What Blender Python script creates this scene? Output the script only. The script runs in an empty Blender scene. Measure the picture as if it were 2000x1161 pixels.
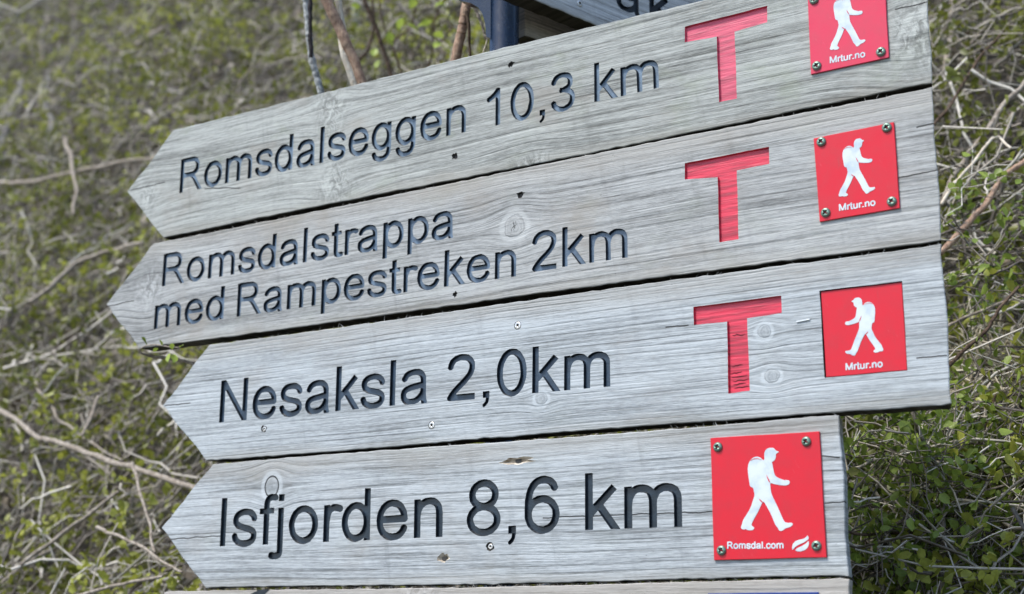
import bpy, math, random
import numpy as np
from mathutils import Vector, Matrix
from mathutils.geometry import delaunay_2d_cdt

random.seed(11)
rng = np.random.default_rng(11)
S = bpy.context.scene
COL = S.collection
RAD = math.radians

# ------------------------------------------------------------------ camera
FPX = 2800.0                       # focal length in photograph pixels (2000 wide)
YAW, PITCH, ROLL = RAD(32.795), RAD(13.372), RAD(0.392)
SC = 1.54                          # metres from the lens to the middle of the boards
ZC = 1.95
F = np.array([-math.sin(YAW)*math.cos(PITCH), math.cos(YAW)*math.cos(PITCH), math.sin(PITCH)])
R0 = np.array([math.cos(YAW), math.sin(YAW), 0.0])
U0 = np.cross(R0, F)
R = R0*math.cos(ROLL)+U0*math.sin(ROLL)
U = -R0*math.sin(ROLL)+U0*math.cos(ROLL)
CAM = np.array([0, 0, ZC])-SC*F

cd = bpy.data.cameras.new('camera')
cam = bpy.data.objects.new('camera', cd)
COL.objects.link(cam)
cd.sensor_fit = 'HORIZONTAL'
cd.sensor_width = 36.0
cd.lens = FPX*36.0/2000.0
cd.clip_start = 0.05
cd.clip_end = 2000
m3 = Matrix((R, U, -F)).transposed()
cam.matrix_world = Matrix.Translation(Vector(CAM)) @ m3.to_4x4()
cd.dof.use_dof = True
cd.dof.focus_distance = 1.50
cd.dof.aperture_fstop = 5.7
S.camera = cam

# ------------------------------------------------------------------ light
SUN_EL, SUN_AZ = RAD(56), RAD(206)
w = bpy.data.worlds.new('World')
S.world = w
w.use_nodes = True
nt = w.node_tree
nt.nodes.clear()
sky = nt.nodes.new('ShaderNodeTexSky')
sky.sky_type = 'NISHITA'
sky.sun_disc = False
sky.sun_elevation = SUN_EL
sky.sun_rotation = SUN_AZ
sky.air_density = 1.0
sky.dust_density = 1.2
sky.ozone_density = 1.0
bg = nt.nodes.new('ShaderNodeBackground')
bg.inputs['Strength'].default_value = 0.095
out = nt.nodes.new('ShaderNodeOutputWorld')
nt.links.new(sky.outputs[0], bg.inputs[0])
nt.links.new(bg.outputs[0], out.inputs[0])
sd = bpy.data.lights.new('sun', 'SUN')
sd.energy = 1.5
sd.angle = RAD(11)
sd.color = (1.0, 0.96, 0.9)
sun = bpy.data.objects.new('sun', sd)
COL.objects.link(sun)
sdir = Vector((math.sin(SUN_AZ)*math.cos(SUN_EL), math.cos(SUN_AZ)*math.cos(SUN_EL), math.sin(SUN_EL)))
sun.rotation_euler = sdir.to_track_quat('Z', 'Y').to_euler()
sun.location = sdir*20
S.view_settings.view_transform = 'Standard'
S.view_settings.look = 'None'
S.view_settings.exposure = 1.72
S.view_settings.gamma = 1.0
S.view_settings.use_curve_mapping = False
S.cycles.max_bounces = 6
S.cycles.use_denoising = True

# ------------------------------------------------------------------ measuring helpers
def ray(px, py):
    return F+R*(px-1000)/FPX-U*(py-580.5)/FPX

def on_plane(px, py, y=0.0):
    """point of the vertical plane Y = y that the photograph shows at a pixel"""
    d = ray(px, py)
    t = (y-CAM[1])/d[1]
    return CAM+t*d

def at_depth(px, py, t):
    return CAM+t*ray(px, py)

BK, BY, BZ = 0.79, 0.80, 1.74      # the bank: y = BY + BK (z - BZ)
def bank_depth(px, py, off=0.0):
    d = ray(px, py)
    by = BY-off*math.sqrt(1+BK*BK)
    return (by+BK*(CAM[2]-BZ)-CAM[1])/(d[1]-BK*d[2])

# ------------------------------------------------------------------ node helpers
class K:
    """a socket (or number) with arithmetic that builds Math nodes"""
    def __init__(s, nt, v): s.nt, s.v = nt, v
    def _op(s, op, *a):
        n = s.nt.nodes.new('ShaderNodeMath'); n.operation = op
        for i, q in enumerate((s,)+a):
            v = q.v if isinstance(q, K) else q
            if isinstance(v, (int, float)): n.inputs[i].default_value = v
            else: s.nt.links.new(v, n.inputs[i])
        return K(s.nt, n.outputs[0])
    def __add__(s, o): return s._op('ADD', o)
    __radd__ = __add__
    def __mul__(s, o): return s._op('MULTIPLY', o)
    __rmul__ = __mul__
    def __sub__(s, o): return s._op('SUBTRACT', o)
    def __rsub__(s, o): return (s*-1.0)+o
    def __truediv__(s, o): return s._op('DIVIDE', o)
    def pow(s, o): return s._op('POWER', o)
    def exp(s): return s._op('EXPONENT')
    def sin(s): return s._op('SINE')
    def sqrt(s): return s._op('SQRT')
    def abs(s): return s._op('ABSOLUTE')
    def gt(s, o): return s._op('GREATER_THAN', o)
    def clamp(s):
        n = s.nt.nodes.new('ShaderNodeClamp'); s.nt.links.new(s.v, n.inputs[0]); return K(s.nt, n.outputs[0])
    def ramp(s, a, b, c=0.0, d=1.0):
        n = s.nt.nodes.new('ShaderNodeMapRange'); n.interpolation_type = 'SMOOTHSTEP'
        s.nt.links.new(s.v, n.inputs[0])
        for i, q in enumerate((a, b, c, d)): n.inputs[i+1].default_value = q
        return K(s.nt, n.outputs[0])

def vec(nt, x, y, z=0.0):
    n = nt.nodes.new('ShaderNodeCombineXYZ')
    for i, q in enumerate((x, y, z)):
        v = q.v if isinstance(q, K) else q
        if isinstance(v, (int, float)): n.inputs[i].default_value = v
        else: nt.links.new(v, n.inputs[i])
    return n.outputs[0]

def noise(nt, v, scale=1.0, detail=2.0, rough=0.5, dist=0.0):
    n = nt.nodes.new('ShaderNodeTexNoise')
    nt.links.new(v, n.inputs['Vector'])
    n.inputs['Scale'].default_value = scale
    n.inputs['Detail'].default_value = detail
    n.inputs['Roughness'].default_value = rough
    n.inputs['Distortion'].default_value = dist
    return K(nt, n.outputs[0])

def mix(nt, f, a, b):
    n = nt.nodes.new('ShaderNodeMix'); n.data_type = 'RGBA'
    for sock, q in ((n.inputs[0], f), (n.inputs[6], a), (n.inputs[7], b)):
        v = q.v if isinstance(q, K) else q
        if isinstance(v, (int, float)): sock.default_value = v
        elif isinstance(v, tuple): sock.default_value = v+(1.0,) if len(v) == 3 else v
        else: nt.links.new(v, sock)
    return n.outputs[2]

def new_mat(name):
    m = bpy.data.materials.new(name)
    m.use_nodes = True
    return m, m.node_tree, m.node_tree.nodes['Principled BSDF']

def bump(nt, b, h, dist, strength=1.0):
    n = nt.nodes.new('ShaderNodeBump')
    n.inputs['Strength'].default_value = strength
    n.inputs['Distance'].default_value = dist
    nt.links.new(h.v, n.inputs['Height'])
    nt.links.new(n.outputs[0], b.inputs['Normal'])

def obj_coord(nt):
    t = nt.nodes.new('ShaderNodeTexCoord')
    s = nt.nodes.new('ShaderNodeSeparateXYZ')
    nt.links.new(t.outputs['Object'], s.inputs[0])
    return K(nt, s.outputs[0]), K(nt, s.outputs[1]), K(nt, s.outputs[2]), t.outputs['Object']

def wood(name, seed, light, dark, knots=(), cracks=(), freq=95.0, line_amt=0.55, top=None, bot=None, stain=(0.235, 0.215, 0.185), algae=0.25,
         weather=0.35, pale=0.25):
    """weathered softwood; knots (x, z, rx, rz, ringed), cracks (x0, z0, x1, z1) in board coordinates"""
    m, nt, b = new_mat(name)
    x, y, z, oc = obj_coord(nt)
    x = x+y*0.35
    zw = z+0.0
    for kx, kz, rx, rz, ring in knots:
        dx = (x-kx)*(1/(rx*2.6)); dz = (z-kz)*(1/(rz*2.3))
        g = ((dx*dx+dz*dz)*-1.0).exp()
        zw = zw-g*(z-kz)*(0.8 if ring else 0.55)
    zw = zw+(noise(nt, vec(nt, x*1.6, z*5.0, seed), 1, 3)-0.5)*0.016
    c = zw*freq+noise(nt, vec(nt, x*0.8, zw*30.0, seed+3.1), 1, 4, 0.6)*2.4
    band = (c*6.2832).sin()*0.5+0.5
    breakup = noise(nt, vec(nt, x*6.0, zw*150.0, seed+9.0), 1, 4, 0.65).ramp(0.36, 0.64)
    line = band.pow(3.5)*breakup
    f1 = noise(nt, vec(nt, x*6.0, zw*430.0, seed+1.0), 1, 5, 0.68)
    f2 = noise(nt, vec(nt, x*22.0, zw*1000.0, seed+2.0), 1, 3, 0.7)
    f3 = noise(nt, vec(nt, x*95.0, z*520.0, seed+6.0), 1, 3, 0.7)
    bl = noise(nt, vec(nt, x*4.5, zw*26.0, seed+5.0), 1, 5, 0.6)
    bl2 = noise(nt, vec(nt, x*9.0, z*12.0, seed+7.0), 1, 4, 0.6)
    d = line*line_amt+(f1-0.5)*2.0+(f2-0.5)*1.5+(f3-0.5)*1.1+(bl-0.5)*1.5+0.33
    colr = mix(nt, d.clamp(), light, dark)
    colr = mix(nt, bl2.ramp(0.52, 0.75, 0, weather), colr, stain)
    pl = noise(nt, vec(nt, x*3.5, zw*40.0, seed+12.0), 1, 5, 0.65).ramp(0.52, 0.72, 0, pale)
    colr = mix(nt, pl, colr, tuple(min(0.72, q*1.35) for q in light))
    dr = noise(nt, vec(nt, x*42.0+zw*6.0, z*4.0, seed+31), 1, 4, 0.65).ramp(0.55, 0.78, 0, 0.30)
    colr = mix(nt, dr, colr, tuple(q*0.75 for q in dark))
    if algae:
        al = noise(nt, vec(nt, x*16, z*22, seed+15), 1, 4, 0.65).ramp(0.52, 0.74, 0, algae)
        colr = mix(nt, al, colr, (0.20, 0.235, 0.15))
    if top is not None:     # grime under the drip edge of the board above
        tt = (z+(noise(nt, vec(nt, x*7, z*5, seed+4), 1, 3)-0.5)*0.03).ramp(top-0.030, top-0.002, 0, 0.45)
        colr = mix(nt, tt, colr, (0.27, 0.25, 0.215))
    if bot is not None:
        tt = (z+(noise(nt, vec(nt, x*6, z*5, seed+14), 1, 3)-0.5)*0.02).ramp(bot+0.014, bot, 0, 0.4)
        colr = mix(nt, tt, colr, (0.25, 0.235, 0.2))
    hgt = line*-0.7+f1*0.9+f2*0.7+f3*0.5
    for kx, kz, rx, rz, ring in knots:
        dx = (x-kx)*(1/rx); dz = (z-kz)*(1/rz)
        r = (dx*dx+dz*dz).sqrt()+(noise(nt, vec(nt, x*70, z*90, seed), 1, 4, 0.65)-0.5)*(0.9 if ring < 0.9 else 0.15)
        rings = noise(nt, vec(nt, r*4.5, dx*1.2, seed+kx*31), 1, 4, 0.7)
        inner = r.ramp(1.15, 0.75)
        if ring:
            halo = (r-1.3).abs().ramp(0.45, 0.1, 0, 0.45)
            colr = mix(nt, halo, colr, tuple(q*1.22 for q in light))
            dk = 1.0 if ring < 0.32 else 0.45
            kc = mix(nt, (rings.ramp(0.35, 0.7, 0.0, 0.5)+dk*0.35).clamp(), tuple(q*1.1 for q in light), tuple(q*1.1 for q in dark))
            colr = mix(nt, inner*(0.75 if ring < 0.9 else 0.3), colr, kc)
        else:                       # torn, swirling grain round a branch root
            sw = noise(nt, vec(nt, x*75.0+z*40.0, z*60.0-x*50.0, seed+kx*31), 1, 5, 0.72, 1.2)
            sm = ((dx*dx+dz*dz)*-0.7).exp()
            kc = mix(nt, sw.ramp(0.36, 0.64), tuple(q*0.95 for q in dark), tuple(q*1.25 for q in light))
            colr = mix(nt, sm*0.75, colr, kc)
            hgt = hgt+sm*sw*2.0
        if ring:
            e = (r-1.0).abs().ramp(0.10, 0.04, 0, ring if ring > 0.9 else ring*0.5)
            colr = mix(nt, e, colr, (0.025, 0.025, 0.025))
            hgt = hgt-e*2.0
        if 0.33 < ring < 0.9:      # drying cracks across the knot
            for an in (0.5+seed % 2, 2.2+seed % 3):
                ca, sa = math.cos(an), math.sin(an)
                tt = (dx*sa-dz*ca+(noise(nt, vec(nt, dx*2.2, dz*2.2, seed+an), 1, 2)-0.5)*0.5).abs().ramp(0.07, 0.02)*(dx*ca+dz*sa).abs().ramp(0.65, 0.3)
                colr = mix(nt, tt*0.75, colr, tuple(q*0.35 for q in dark))
        pith = r.ramp(0.22, 0.05, 0, 0.35)
        colr = mix(nt, pith*(1.0 if ring else 0.0), colr, tuple(q*0.7 for q in dark))
        hgt = hgt+inner*rings*(0.8 if ring else 0.0)
    for x0, z0, x1, z1 in cracks:
        L = math.hypot(x1-x0, z1-z0); ux, uz = (x1-x0)/L, (z1-z0)/L
        s_ = (x-x0)*ux+(z-z0)*uz
        t_ = (z-z0)*ux-(x-x0)*uz
        t_ = t_+(noise(nt, vec(nt, x*55, seed+z0), 1, 3)-0.5)*0.004
        e = t_.abs().ramp(0.0008, 0.0003)*(s_.gt(0.0))*(1.0-s_.gt(L))
        colr = mix(nt, e*0.92, colr, (0.02, 0.02, 0.02))
        hgt = hgt-e*3.0
    speck = noise(nt, vec(nt, x*260, z*700, seed+20), 1, 1).ramp(0.76, 0.84, 0, 0.7)
    colr = mix(nt, speck, colr, (0.05, 0.05, 0.05))
    nt.links.new(colr, b.inputs['Base Color'])
    b.inputs['Roughness'].default_value = 0.72
    b.inputs['Specular IOR Level'].default_value = 0.35
    bump(nt, b, hgt, 0.0006, 0.9)
    return m

def paint_mat(name, col, col2, rough, spec=0.5, bscale=300.0, bdist=0.0004, coat=0.0, grain=False, amount=1.0):
    m, nt, b = new_mat(name)
    x, y, z, oc = obj_coord(nt)
    n1 = noise(nt, vec(nt, x*(18 if grain else 60), z*(260 if grain else 60), 1.0), 1, 4, 0.6)
    n2 = noise(nt, vec(nt, x*bscale*(0.1 if grain else 1), z*bscale, 4.0), 1, 3, 0.6)
    nt.links.new(mix(nt, n1.ramp(0.38, 0.70, 0, amount), col, col2), b.inputs['Base Color'])
    nt.links.new((n2*0.25+(rough-0.12)).v, b.inputs['Roughness'])
    b.inputs['Specular IOR Level'].default_value = spec
    b.inputs['Coat Weight'].default_value = coat
    b.inputs['Coat Roughness'].default_value = 0.12
    bump(nt, b, n1*0.5+n2*0.7, bdist)
    return m

def metal_mat(name, col, rough, dirt=0.3, dirt_col=(0.08, 0.08, 0.07), metallic=0.85):
    m, nt, b = new_mat(name)
    x, y, z, oc = obj_coord(nt)
    n1 = noise(nt, oc, 420, 3, 0.6)
    n2 = noise(nt, oc, 90, 4, 0.6)
    nt.links.new(mix(nt, n1.ramp(0.5, 0.75, 0, dirt), col, dirt_col), b.inputs['Base Color'])
    nt.links.new((n2*0.3+(rough-0.15)).v, b.inputs['Roughness'])
    b.inputs['Metallic'].default_value = metallic
    bump(nt, b, n1, 0.0002)
    return m

# ------------------------------------------------------------------ object helpers
def raw_mesh(name, verts, faces, mats, fmat=None, smooth=False):
    me = bpy.data.meshes.new(name)
    me.from_pydata([tuple(map(float, v)) for v in verts], [], faces)
    for m in mats: me.materials.append(m)
    if fmat is not None: me.polygons.foreach_set('material_index', fmat)
    if smooth: me.polygons.foreach_set('use_smooth', [True]*len(faces))
    me.update()
    return me

def link(name, me, parent=None, loc=(0, 0, 0)):
    o = bpy.data.objects.new(name, me)
    COL.objects.link(o)
    o.location = loc
    if parent is not None: o.parent = parent
    return o

def tag(o, label=None, cat=None, group=None, kind=None):
    for k, v in (('label', label), ('category', cat), ('group', group), ('kind', kind)):
        if v: o[k] = v
    return o

def fast_mesh(name, V, Fc, mats, mat_idx=None, tint=None, smooth=False):
    """V (n,3) array, Fc (m,k) array of equal-size faces (triangles or quads)"""
    me = bpy.data.meshes.new(name)
    n, (m, k) = len(V), Fc.shape
    me.vertices.add(n); me.vertices.foreach_set('co', V.astype(np.float32).ravel())
    me.loops.add(m*k); me.loops.foreach_set('vertex_index', Fc.astype(np.int32).ravel())
    me.polygons.add(m)
    me.polygons.foreach_set('loop_start', np.arange(0, m*k, k, dtype=np.int32))
    if mat_idx is not None: me.polygons.foreach_set('material_index', mat_idx.astype(np.int32))
    for q in mats: me.materials.append(q)
    if tint is not None:
        a = me.attributes.new('tint', 'FLOAT', 'POINT')
        a.data.foreach_set('value', tint.astype(np.float32))
    if smooth: me.polygons.foreach_set('use_smooth', np.ones(m, dtype=bool))
    me.update(calc_edges=True)
    me.validate()
    return me

def loops_fill(loops):
    """triangulate nested closed loops (even-odd): verts, tris; each loop's own vertices keep their order"""
    vs, es, base, edges = [], [], [], []
    for lp in loops:
        b = len(vs); base.append(b); n = len(lp)
        vs += [Vector((float(p[0]), float(p[1]))) for p in lp]
        es += [(b+i, b+(i+1) % n) for i in range(n)]
        a = np.asarray(lp, float); edges.append(np.hstack([a, np.roll(a, -1, 0)]))
    ov, oe, of, iv, ie, fi = delaunay_2d_cdt(vs, es, [], 0, 1e-9)
    P = np.array([(v.x, v.y) for v in ov]); T = np.array([f for f in of if len(f) == 3], int)
    cen = P[T].mean(1)
    E_ = np.vstack(edges)
    inside = np.zeros(len(cen), bool)
    for i in range(0, len(cen), 2000):
        c = cen[i:i+2000]
        x0, y0, x1, y1 = E_.T
        cond = (y0[None] > c[:, 1:2]) != (y1[None] > c[:, 1:2])
        with np.errstate(divide='ignore', invalid='ignore'):
            xi = x0+(c[:, 1:2]-y0)*(x1-x0)/(y1-y0)
        inside[i:i+2000] = ((cond & (c[:, 0:1] < xi)).sum(1) % 2).astype(bool)
    return P, T[inside]

def area(lp):
    a = np.asarray(lp); b = np.roll(a, -1, 0)
    return 0.5*float((a[:, 0]*b[:, 1]-b[:, 0]*a[:, 1]).sum())

# ------------------------------------------------------------------ lettering (routed sans serif drawn as centre lines)
GL = {
 'R': (1479, 'M258 0 L258 1466 M258 1382 L780 1382 C1010 1382 1136 1260 1136 1066 C1136 850 980 731 740 731 L258 731 M650 731 C860 725 930 610 1040 440 L1365 -60'),
 'N': (1479, 'M256 0 L256 1466 M1222 0 L1222 1466 M240 1470 L1238 -4'),
 'I': (569, 'M287 0 L287 1466'),
 'M': (1706, 'M248 0 L248 1466 M1457 0 L1457 1466 M250 1466 L852 20 M1455 1466 L852 20'),
 'o': (1139, 'E567 531 408 466'),
 'm': (1706, 'M225 0 L225 1062 M225 560 C235 860 370 1000 550 1000 C740 1000 849 900 849 680 L849 0 M849 600 C860 870 1000 1000 1160 1000 C1370 1000 1473 890 1473 680 L1473 0'),
 'n': (1139, 'M225 0 L225 1062 M225 560 C240 860 400 1000 590 1000 C800 1000 908 890 908 650 L908 0'),
 's': (1024, 'M868 760 C845 920 720 1004 530 1004 C310 1004 178 910 178 775 C178 600 340 570 530 525 C740 475 860 440 860 290 C860 150 730 60 530 60 C310 60 175 150 145 330'),
 'd': (1139, 'E522 531 365 466 M901 0 L901 1466'),
 'a': (1139, 'M190 770 C235 930 370 1004 560 1004 C760 1004 880 920 880 700 L880 300 C880 170 890 90 930 -20 M880 590 C760 560 640 545 500 525 C270 495 165 430 165 290 C165 150 270 60 430 60 C640 60 800 170 870 370'),
 'l': (455, 'M221 0 L221 1466'),
 'e': (1139, 'M172 555 L962 555 C945 840 790 1004 570 1004 C330 1004 170 810 170 530 C170 240 330 60 585 60 C770 60 900 150 965 340'),
 'g': (1139, 'E522 545 365 455 M905 1062 L905 150 C905 -180 790 -345 520 -345 C330 -345 200 -260 185 -90'),
 '1': (1139, 'M671 0 L671 1466 M690 1430 C610 1290 450 1160 223 1060'),
 '0': (1139, 'E569 723 400 662'),
 ',': (569, 'W205 M284 0 L284 205 W100 M337 100 C345 -100 310 -190 190 -250'),
 '.': (569, 'W225 M284 0 L284 225'),
 '3': (1139, 'M175 1090 C210 1290 340 1386 530 1386 C740 1386 870 1270 870 1090 C870 900 720 795 440 795 M440 793 L540 793 C790 793 950 650 950 430 C950 200 780 62 555 62 C340 62 200 180 165 390'),
 'k': (1024, 'M226 0 L226 1466 M236 400 L890 1080 M480 640 L955 -58'),
 't': (569, 'M262 1400 L262 260 C262 100 320 72 400 72 C440 72 480 75 540 88 W150 M36 990 L528 990'),
 'r': (682, 'M225 0 L225 1062 M225 520 C235 830 340 985 500 980 C570 980 620 960 690 925'),
 'p': (1139, 'M225 -407 L225 1062 E612 531 365 466'),
 '2': (1139, 'M165 1040 C185 1260 330 1386 560 1386 C790 1386 930 1250 930 1070 C930 850 760 680 540 490 C340 320 230 210 165 86 L1031 86'),
 'f': (569, 'M270 0 L270 1150 C270 1320 340 1392 450 1392 C500 1392 540 1388 590 1375 W150 M19 990 L540 990'),
 'j': (455, 'M221 1062 L221 -200 C221 -310 150 -345 60 -345 C20 -345 -40 -340 -94 -320 M221 1259 L221 1466'),
 '8': (1139, 'E567 1074 350 316 E567 404 412 345'),
 '6': (1139, 'E585 470 400 410 M950 1130 C920 1300 790 1386 620 1386 C310 1386 178 1080 178 650 C178 560 182 500 192 440'),
 'u': (1139, 'M905 0 L905 1062 M225 1062 L225 430 C225 180 330 62 530 62 C750 62 890 200 905 500'),
 'c': (1024, 'M900 720 C860 910 740 1004 560 1004 C320 1004 165 820 165 530 C165 240 320 60 560 60 C760 60 880 170 910 380'),
}
CLIP = {'R': (0, 2000), 'N': (0, 1466), 'k': (0, 1466), 'M': (0, 1466), 'a': (-24, 2000)}

def parse(d, wd):
    """list of (polyline, width)"""
    out_, cur, w_ = [], None, wd
    tk = d.replace('M', ' M ').replace('L', ' L ').replace('C', ' C ').replace('E', ' E ').replace('W', ' W ').split()
    i = 0
    while i < len(tk):
        c = tk[i]
        g = lambda n: [float(q) for q in tk[i+1:i+1+n]]
        if c == 'W': w_ = g(1)[0]*wd/182.0; i += 2
        elif c == 'M': cur = [tuple(g(2))]; out_.append((cur, w_)); i += 3
        elif c == 'L': cur.append(tuple(g(2))); i += 3
        elif c == 'C':
            a = g(6); p0 = cur[-1]
            for k in range(1, 13):
                t = k/12; q = 1-t
                cur.append(tuple(q**3*p0[j]+3*q*q*t*a[j]+3*q*t*t*a[2+j]+t**3*a[4+j] for j in (0, 1)))
            i += 7
        elif c == 'E':
            a = g(4)
            out_.append(([(a[0]+a[2]*math.cos(k*math.pi/24), a[1]+a[3]*math.sin(k*math.pi/24)) for k in range(49)], w_)); i += 5
    return out_

def sdf(strokes, X, Y, clip):
    D = np.full(X.shape, 1e9)
    for pts, wd in strokes:
        h = wd/2
        closed = pts[0] == pts[-1] or math.hypot(pts[0][0]-pts[-1][0], pts[0][1]-pts[-1][1]) < 1e-6
        for k in range(len(pts)-1):
            (ax, ay), (bx, by) = pts[k], pts[k+1]
            L = math.hypot(bx-ax, by-ay)
            if L < 1e-6: continue
            ux, uy = (bx-ax)/L, (by-ay)/L
            s = (X-ax)*ux+(Y-ay)*uy; t = (Y-ay)*ux-(X-ax)*uy
            qx = np.abs(s-L/2)-L/2; qy = np.abs(t)-h
            D = np.minimum(D, np.hypot(np.maximum(qx, 0), np.maximum(qy, 0))+np.minimum(np.maximum(qx, qy), 0))
            if k > 0 or closed: D = np.minimum(D, np.hypot(X-ax, Y-ay)-h)
    if clip: D = np.maximum(D, np.maximum(clip[0]-Y, Y-clip[1]))
    return D

def contours(D, x0, y0, st):
    """marching squares at level 0 -> closed loops"""
    ny, nx = D.shape
    nxt, pos = {}, {}
    def ept(kind, i, j):
        key = (kind, i, j)
        if key not in pos:
            if kind == 'h': a, b = D[j, i], D[j, i+1]; t = a/(a-b); pos[key] = (x0+(i+t)*st, y0+j*st)
            else: a, b = D[j, i], D[j+1, i]; t = a/(a-b); pos[key] = (x0+i*st, y0+(j+t)*st)
        return key
    I = D < 0
    amb = I[:-1, :-1].astype(int)+I[:-1, 1:]*2+I[1:, 1:]*4+I[1:, :-1]*8
    js, is_ = np.where((amb > 0) & (amb < 15))
    tab = {1: [(3, 0)], 2: [(0, 1)], 3: [(3, 1)], 4: [(1, 2)], 5: [(3, 0), (1, 2)], 6: [(0, 2)], 7: [(3, 2)], 8: [(2, 3)], 9: [(2, 0)], 10: [(0, 1), (2, 3)],
           11: [(2, 1)], 12: [(1, 3)], 13: [(1, 0)], 14: [(0, 3)]}
    for j, i in zip(js, is_):
        e = lambda k: ept(*(('h', i, j), ('v', i+1, j), ('h', i, j+1), ('v', i, j))[k])
        for a, b in tab[int(amb[j, i])]: nxt[e(a)] = e(b)
    loops, seen = [], set()
    for k0 in list(nxt):
        if k0 in seen: continue
        lp, k = [], k0
        while k not in seen and k in nxt:
            seen.add(k); lp.append(pos[k]); k = nxt[k]
        if len(lp) > 6: loops.append(lp)
    return loops

def simplify(lp, tol):
    a = np.asarray(lp)
    def dp(i, j):
        if j <= i+1: return []
        p, q = a[i], a[j]; d = q-p; L = math.hypot(*d) or 1e-9
        v = np.abs((a[i+1:j, 0]-p[0])*d[1]-(a[i+1:j, 1]-p[1])*d[0])/L
        k = int(v.argmax())
        if v[k] < tol: return []
        k += i+1
        return dp(i, k)+[k]+dp(k, j)
    n = len(a); h = int(np.hypot(*(a-a[0]).T).argmax())
    idx = [0]+dp(0, h)+[h]
    b = np.vstack([a, a[:1]]); a = b
    idx += dp(h, n)
    return [tuple(b[i]) for i in idx]

_cache = {}
def glyph(ch, wd=204.0, inset=28.0):
    key = (ch, wd, inset)
    if key not in _cache:
        adv, d = GL[ch]
        st = 10.0
        xs = np.arange(-220, adv+220, st); ys = np.arange(-560, 1660, st)
        X, Y = np.meshgrid(xs, ys)
        strokes = parse(d, wd)
        D = sdf(strokes, X, Y, CLIP.get(ch))+1e-4
        loops = [simplify(l, 3.0) for l in contours(D, xs[0], ys[0], st)]
        ins = []
        for lp in loops:
            a = np.asarray(lp); e = 6.0
            s_ = lambda q: sdf(strokes, q[:, 0], q[:, 1], CLIP.get(ch))
            g = np.stack([s_(a+[e, 0])-s_(a-[e, 0]), s_(a+[0, e])-s_(a-[0, e])], 1)
            g /= np.maximum(np.hypot(*g.T), 1e-6)[:, None]
            ins.append(a-g*inset)
        al = np.vstack([np.asarray(l) for l in loops])
        _cache[key] = (adv, loops, ins, al[:, 0].min(), al[:, 0].max())
    return _cache[key]

def layout(text, p0, p1, cap, wd=204.0, inset=28.0, track=0.0):
    """glyph loops (outline, inset) so that the ink of TEXT runs from p0 to p1 along the baseline"""
    xs, x = [], 0.0
    for ch in text:
        if ch == ' ': xs.append(None); x += 569; continue
        xs.append(x); x += GL[ch][0]+track
    first, last = text[0], text[-1]
    i0 = glyph(first, wd, inset)[3]; i1 = xs[-1]+glyph(last, wd, inset)[4]
    p0, p1 = np.asarray(p0, float), np.asarray(p1, float)
    L = math.hypot(*(p1-p0)); u = (p1-p0)/L; v = np.array([-u[1], u[0]])
    sx, sy = L/(i1-i0), cap/1466.0
    T = lambda a, x_: p0+((np.asarray(a)[:, 0:1]+x_-i0)*sx)*u+(np.asarray(a)[:, 1:2]*sy)*v
    res = []
    for ch, x_ in zip(text, xs):
        if x_ is None: continue
        _, lo, ins, _, _ = glyph(ch, wd, inset)
        res.append((ch, [T(l, x_) for l in lo], [T(l, x_) for l in ins]))
    return res

# ------------------------------------------------------------------ materials
LETTER = paint_mat('black_letter_paint', (0.005, 0.008, 0.012), (0.012, 0.018, 0.026), 0.40, 0.35, 420, 0.0005, 0.05)
FLOOR = {k: paint_mat('letter_floor_paint', c, tuple(q*1.6 for q in c), 0.38, 0.4, 420, 0.0006, 0.12) for k, c in
         {1: (0.085, 0.125, 0.170), 2: (0.070, 0.105, 0.150), 3: (0.018, 0.034, 0.056), 4: (0.006, 0.014, 0.024)}.items()}
REDT = paint_mat('red_letter_paint', (0.57, 0.020, 0.055), (0.25, 0.012, 0.028), 0.45, 0.45, 300, 0.0008, 0.1, grain=True)
REDT2 = paint_mat('faded_red_letter_paint', (0.56, 0.068, 0.125), (0.27, 0.034, 0.062), 0.5, 0.45, 300, 0.0008, 0.05, grain=True)
SPLIT = paint_mat('split_in_paint', (0.10, 0.008, 0.015), (0.05, 0.006, 0.01), 0.8, 0.2)
def plate_mat(name, col):
    m, nt, b = new_mat(name)
    x, y, z, oc = obj_coord(nt)
    n1 = noise(nt, oc, 55, 4, 0.6); n2 = noise(nt, oc, 900, 2)
    c = mix(nt, n1.ramp(0.35, 0.75, 0, 0.6), col, tuple(q*0.80+0.012 for q in col))
    scr = noise(nt, vec(nt, x*260+z*150, z*38-x*22, 2.0), 1, 3, 0.6).ramp(0.66, 0.76, 0, 0.35)    # fine scratches
    c = mix(nt, scr, c, tuple(q*0.8+0.10 for q in col))
    drt = noise(nt, vec(nt, x*150, z*45, 7.0), 1, 5, 0.7).ramp(0.56, 0.80, 0, 0.30)
    c = mix(nt, drt, c, (0.20, 0.05, 0.05))
    nt.links.new(c, b.inputs['Base Color'])
    nt.links.new((n1*0.25+0.25).v, b.inputs['Roughness'])
    b.inputs['Specular IOR Level'].default_value = 0.35
    bump(nt, b, n2*0.3+n1*0.6, 0.00025)
    return m
PLATE = plate_mat('red_plastic', (0.53, 0.005, 0.019))
PLATE_F = plate_mat('faded_red_plastic', (0.55, 0.028, 0.068))
PLATE_B = plate_mat('blue_plastic', (0.004, 0.028, 0.19))
WHITE = paint_mat('white_print', (0.54, 0.59, 0.61), (0.34, 0.42, 0.48), 0.5, 0.3, 240, 0.0002, amount=0.8)
REDLINE = PLATE
SCREW = metal_mat('zinc_screw', (0.17, 0.25, 0.20), 0.38, 0.45, (0.10, 0.14, 0.11), 0.7)
SCREWIN = metal_mat('green_screw_recess', (0.010, 0.040, 0.034), 0.5, 0.5, (0.004, 0.012, 0.010), 0.1)
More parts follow.
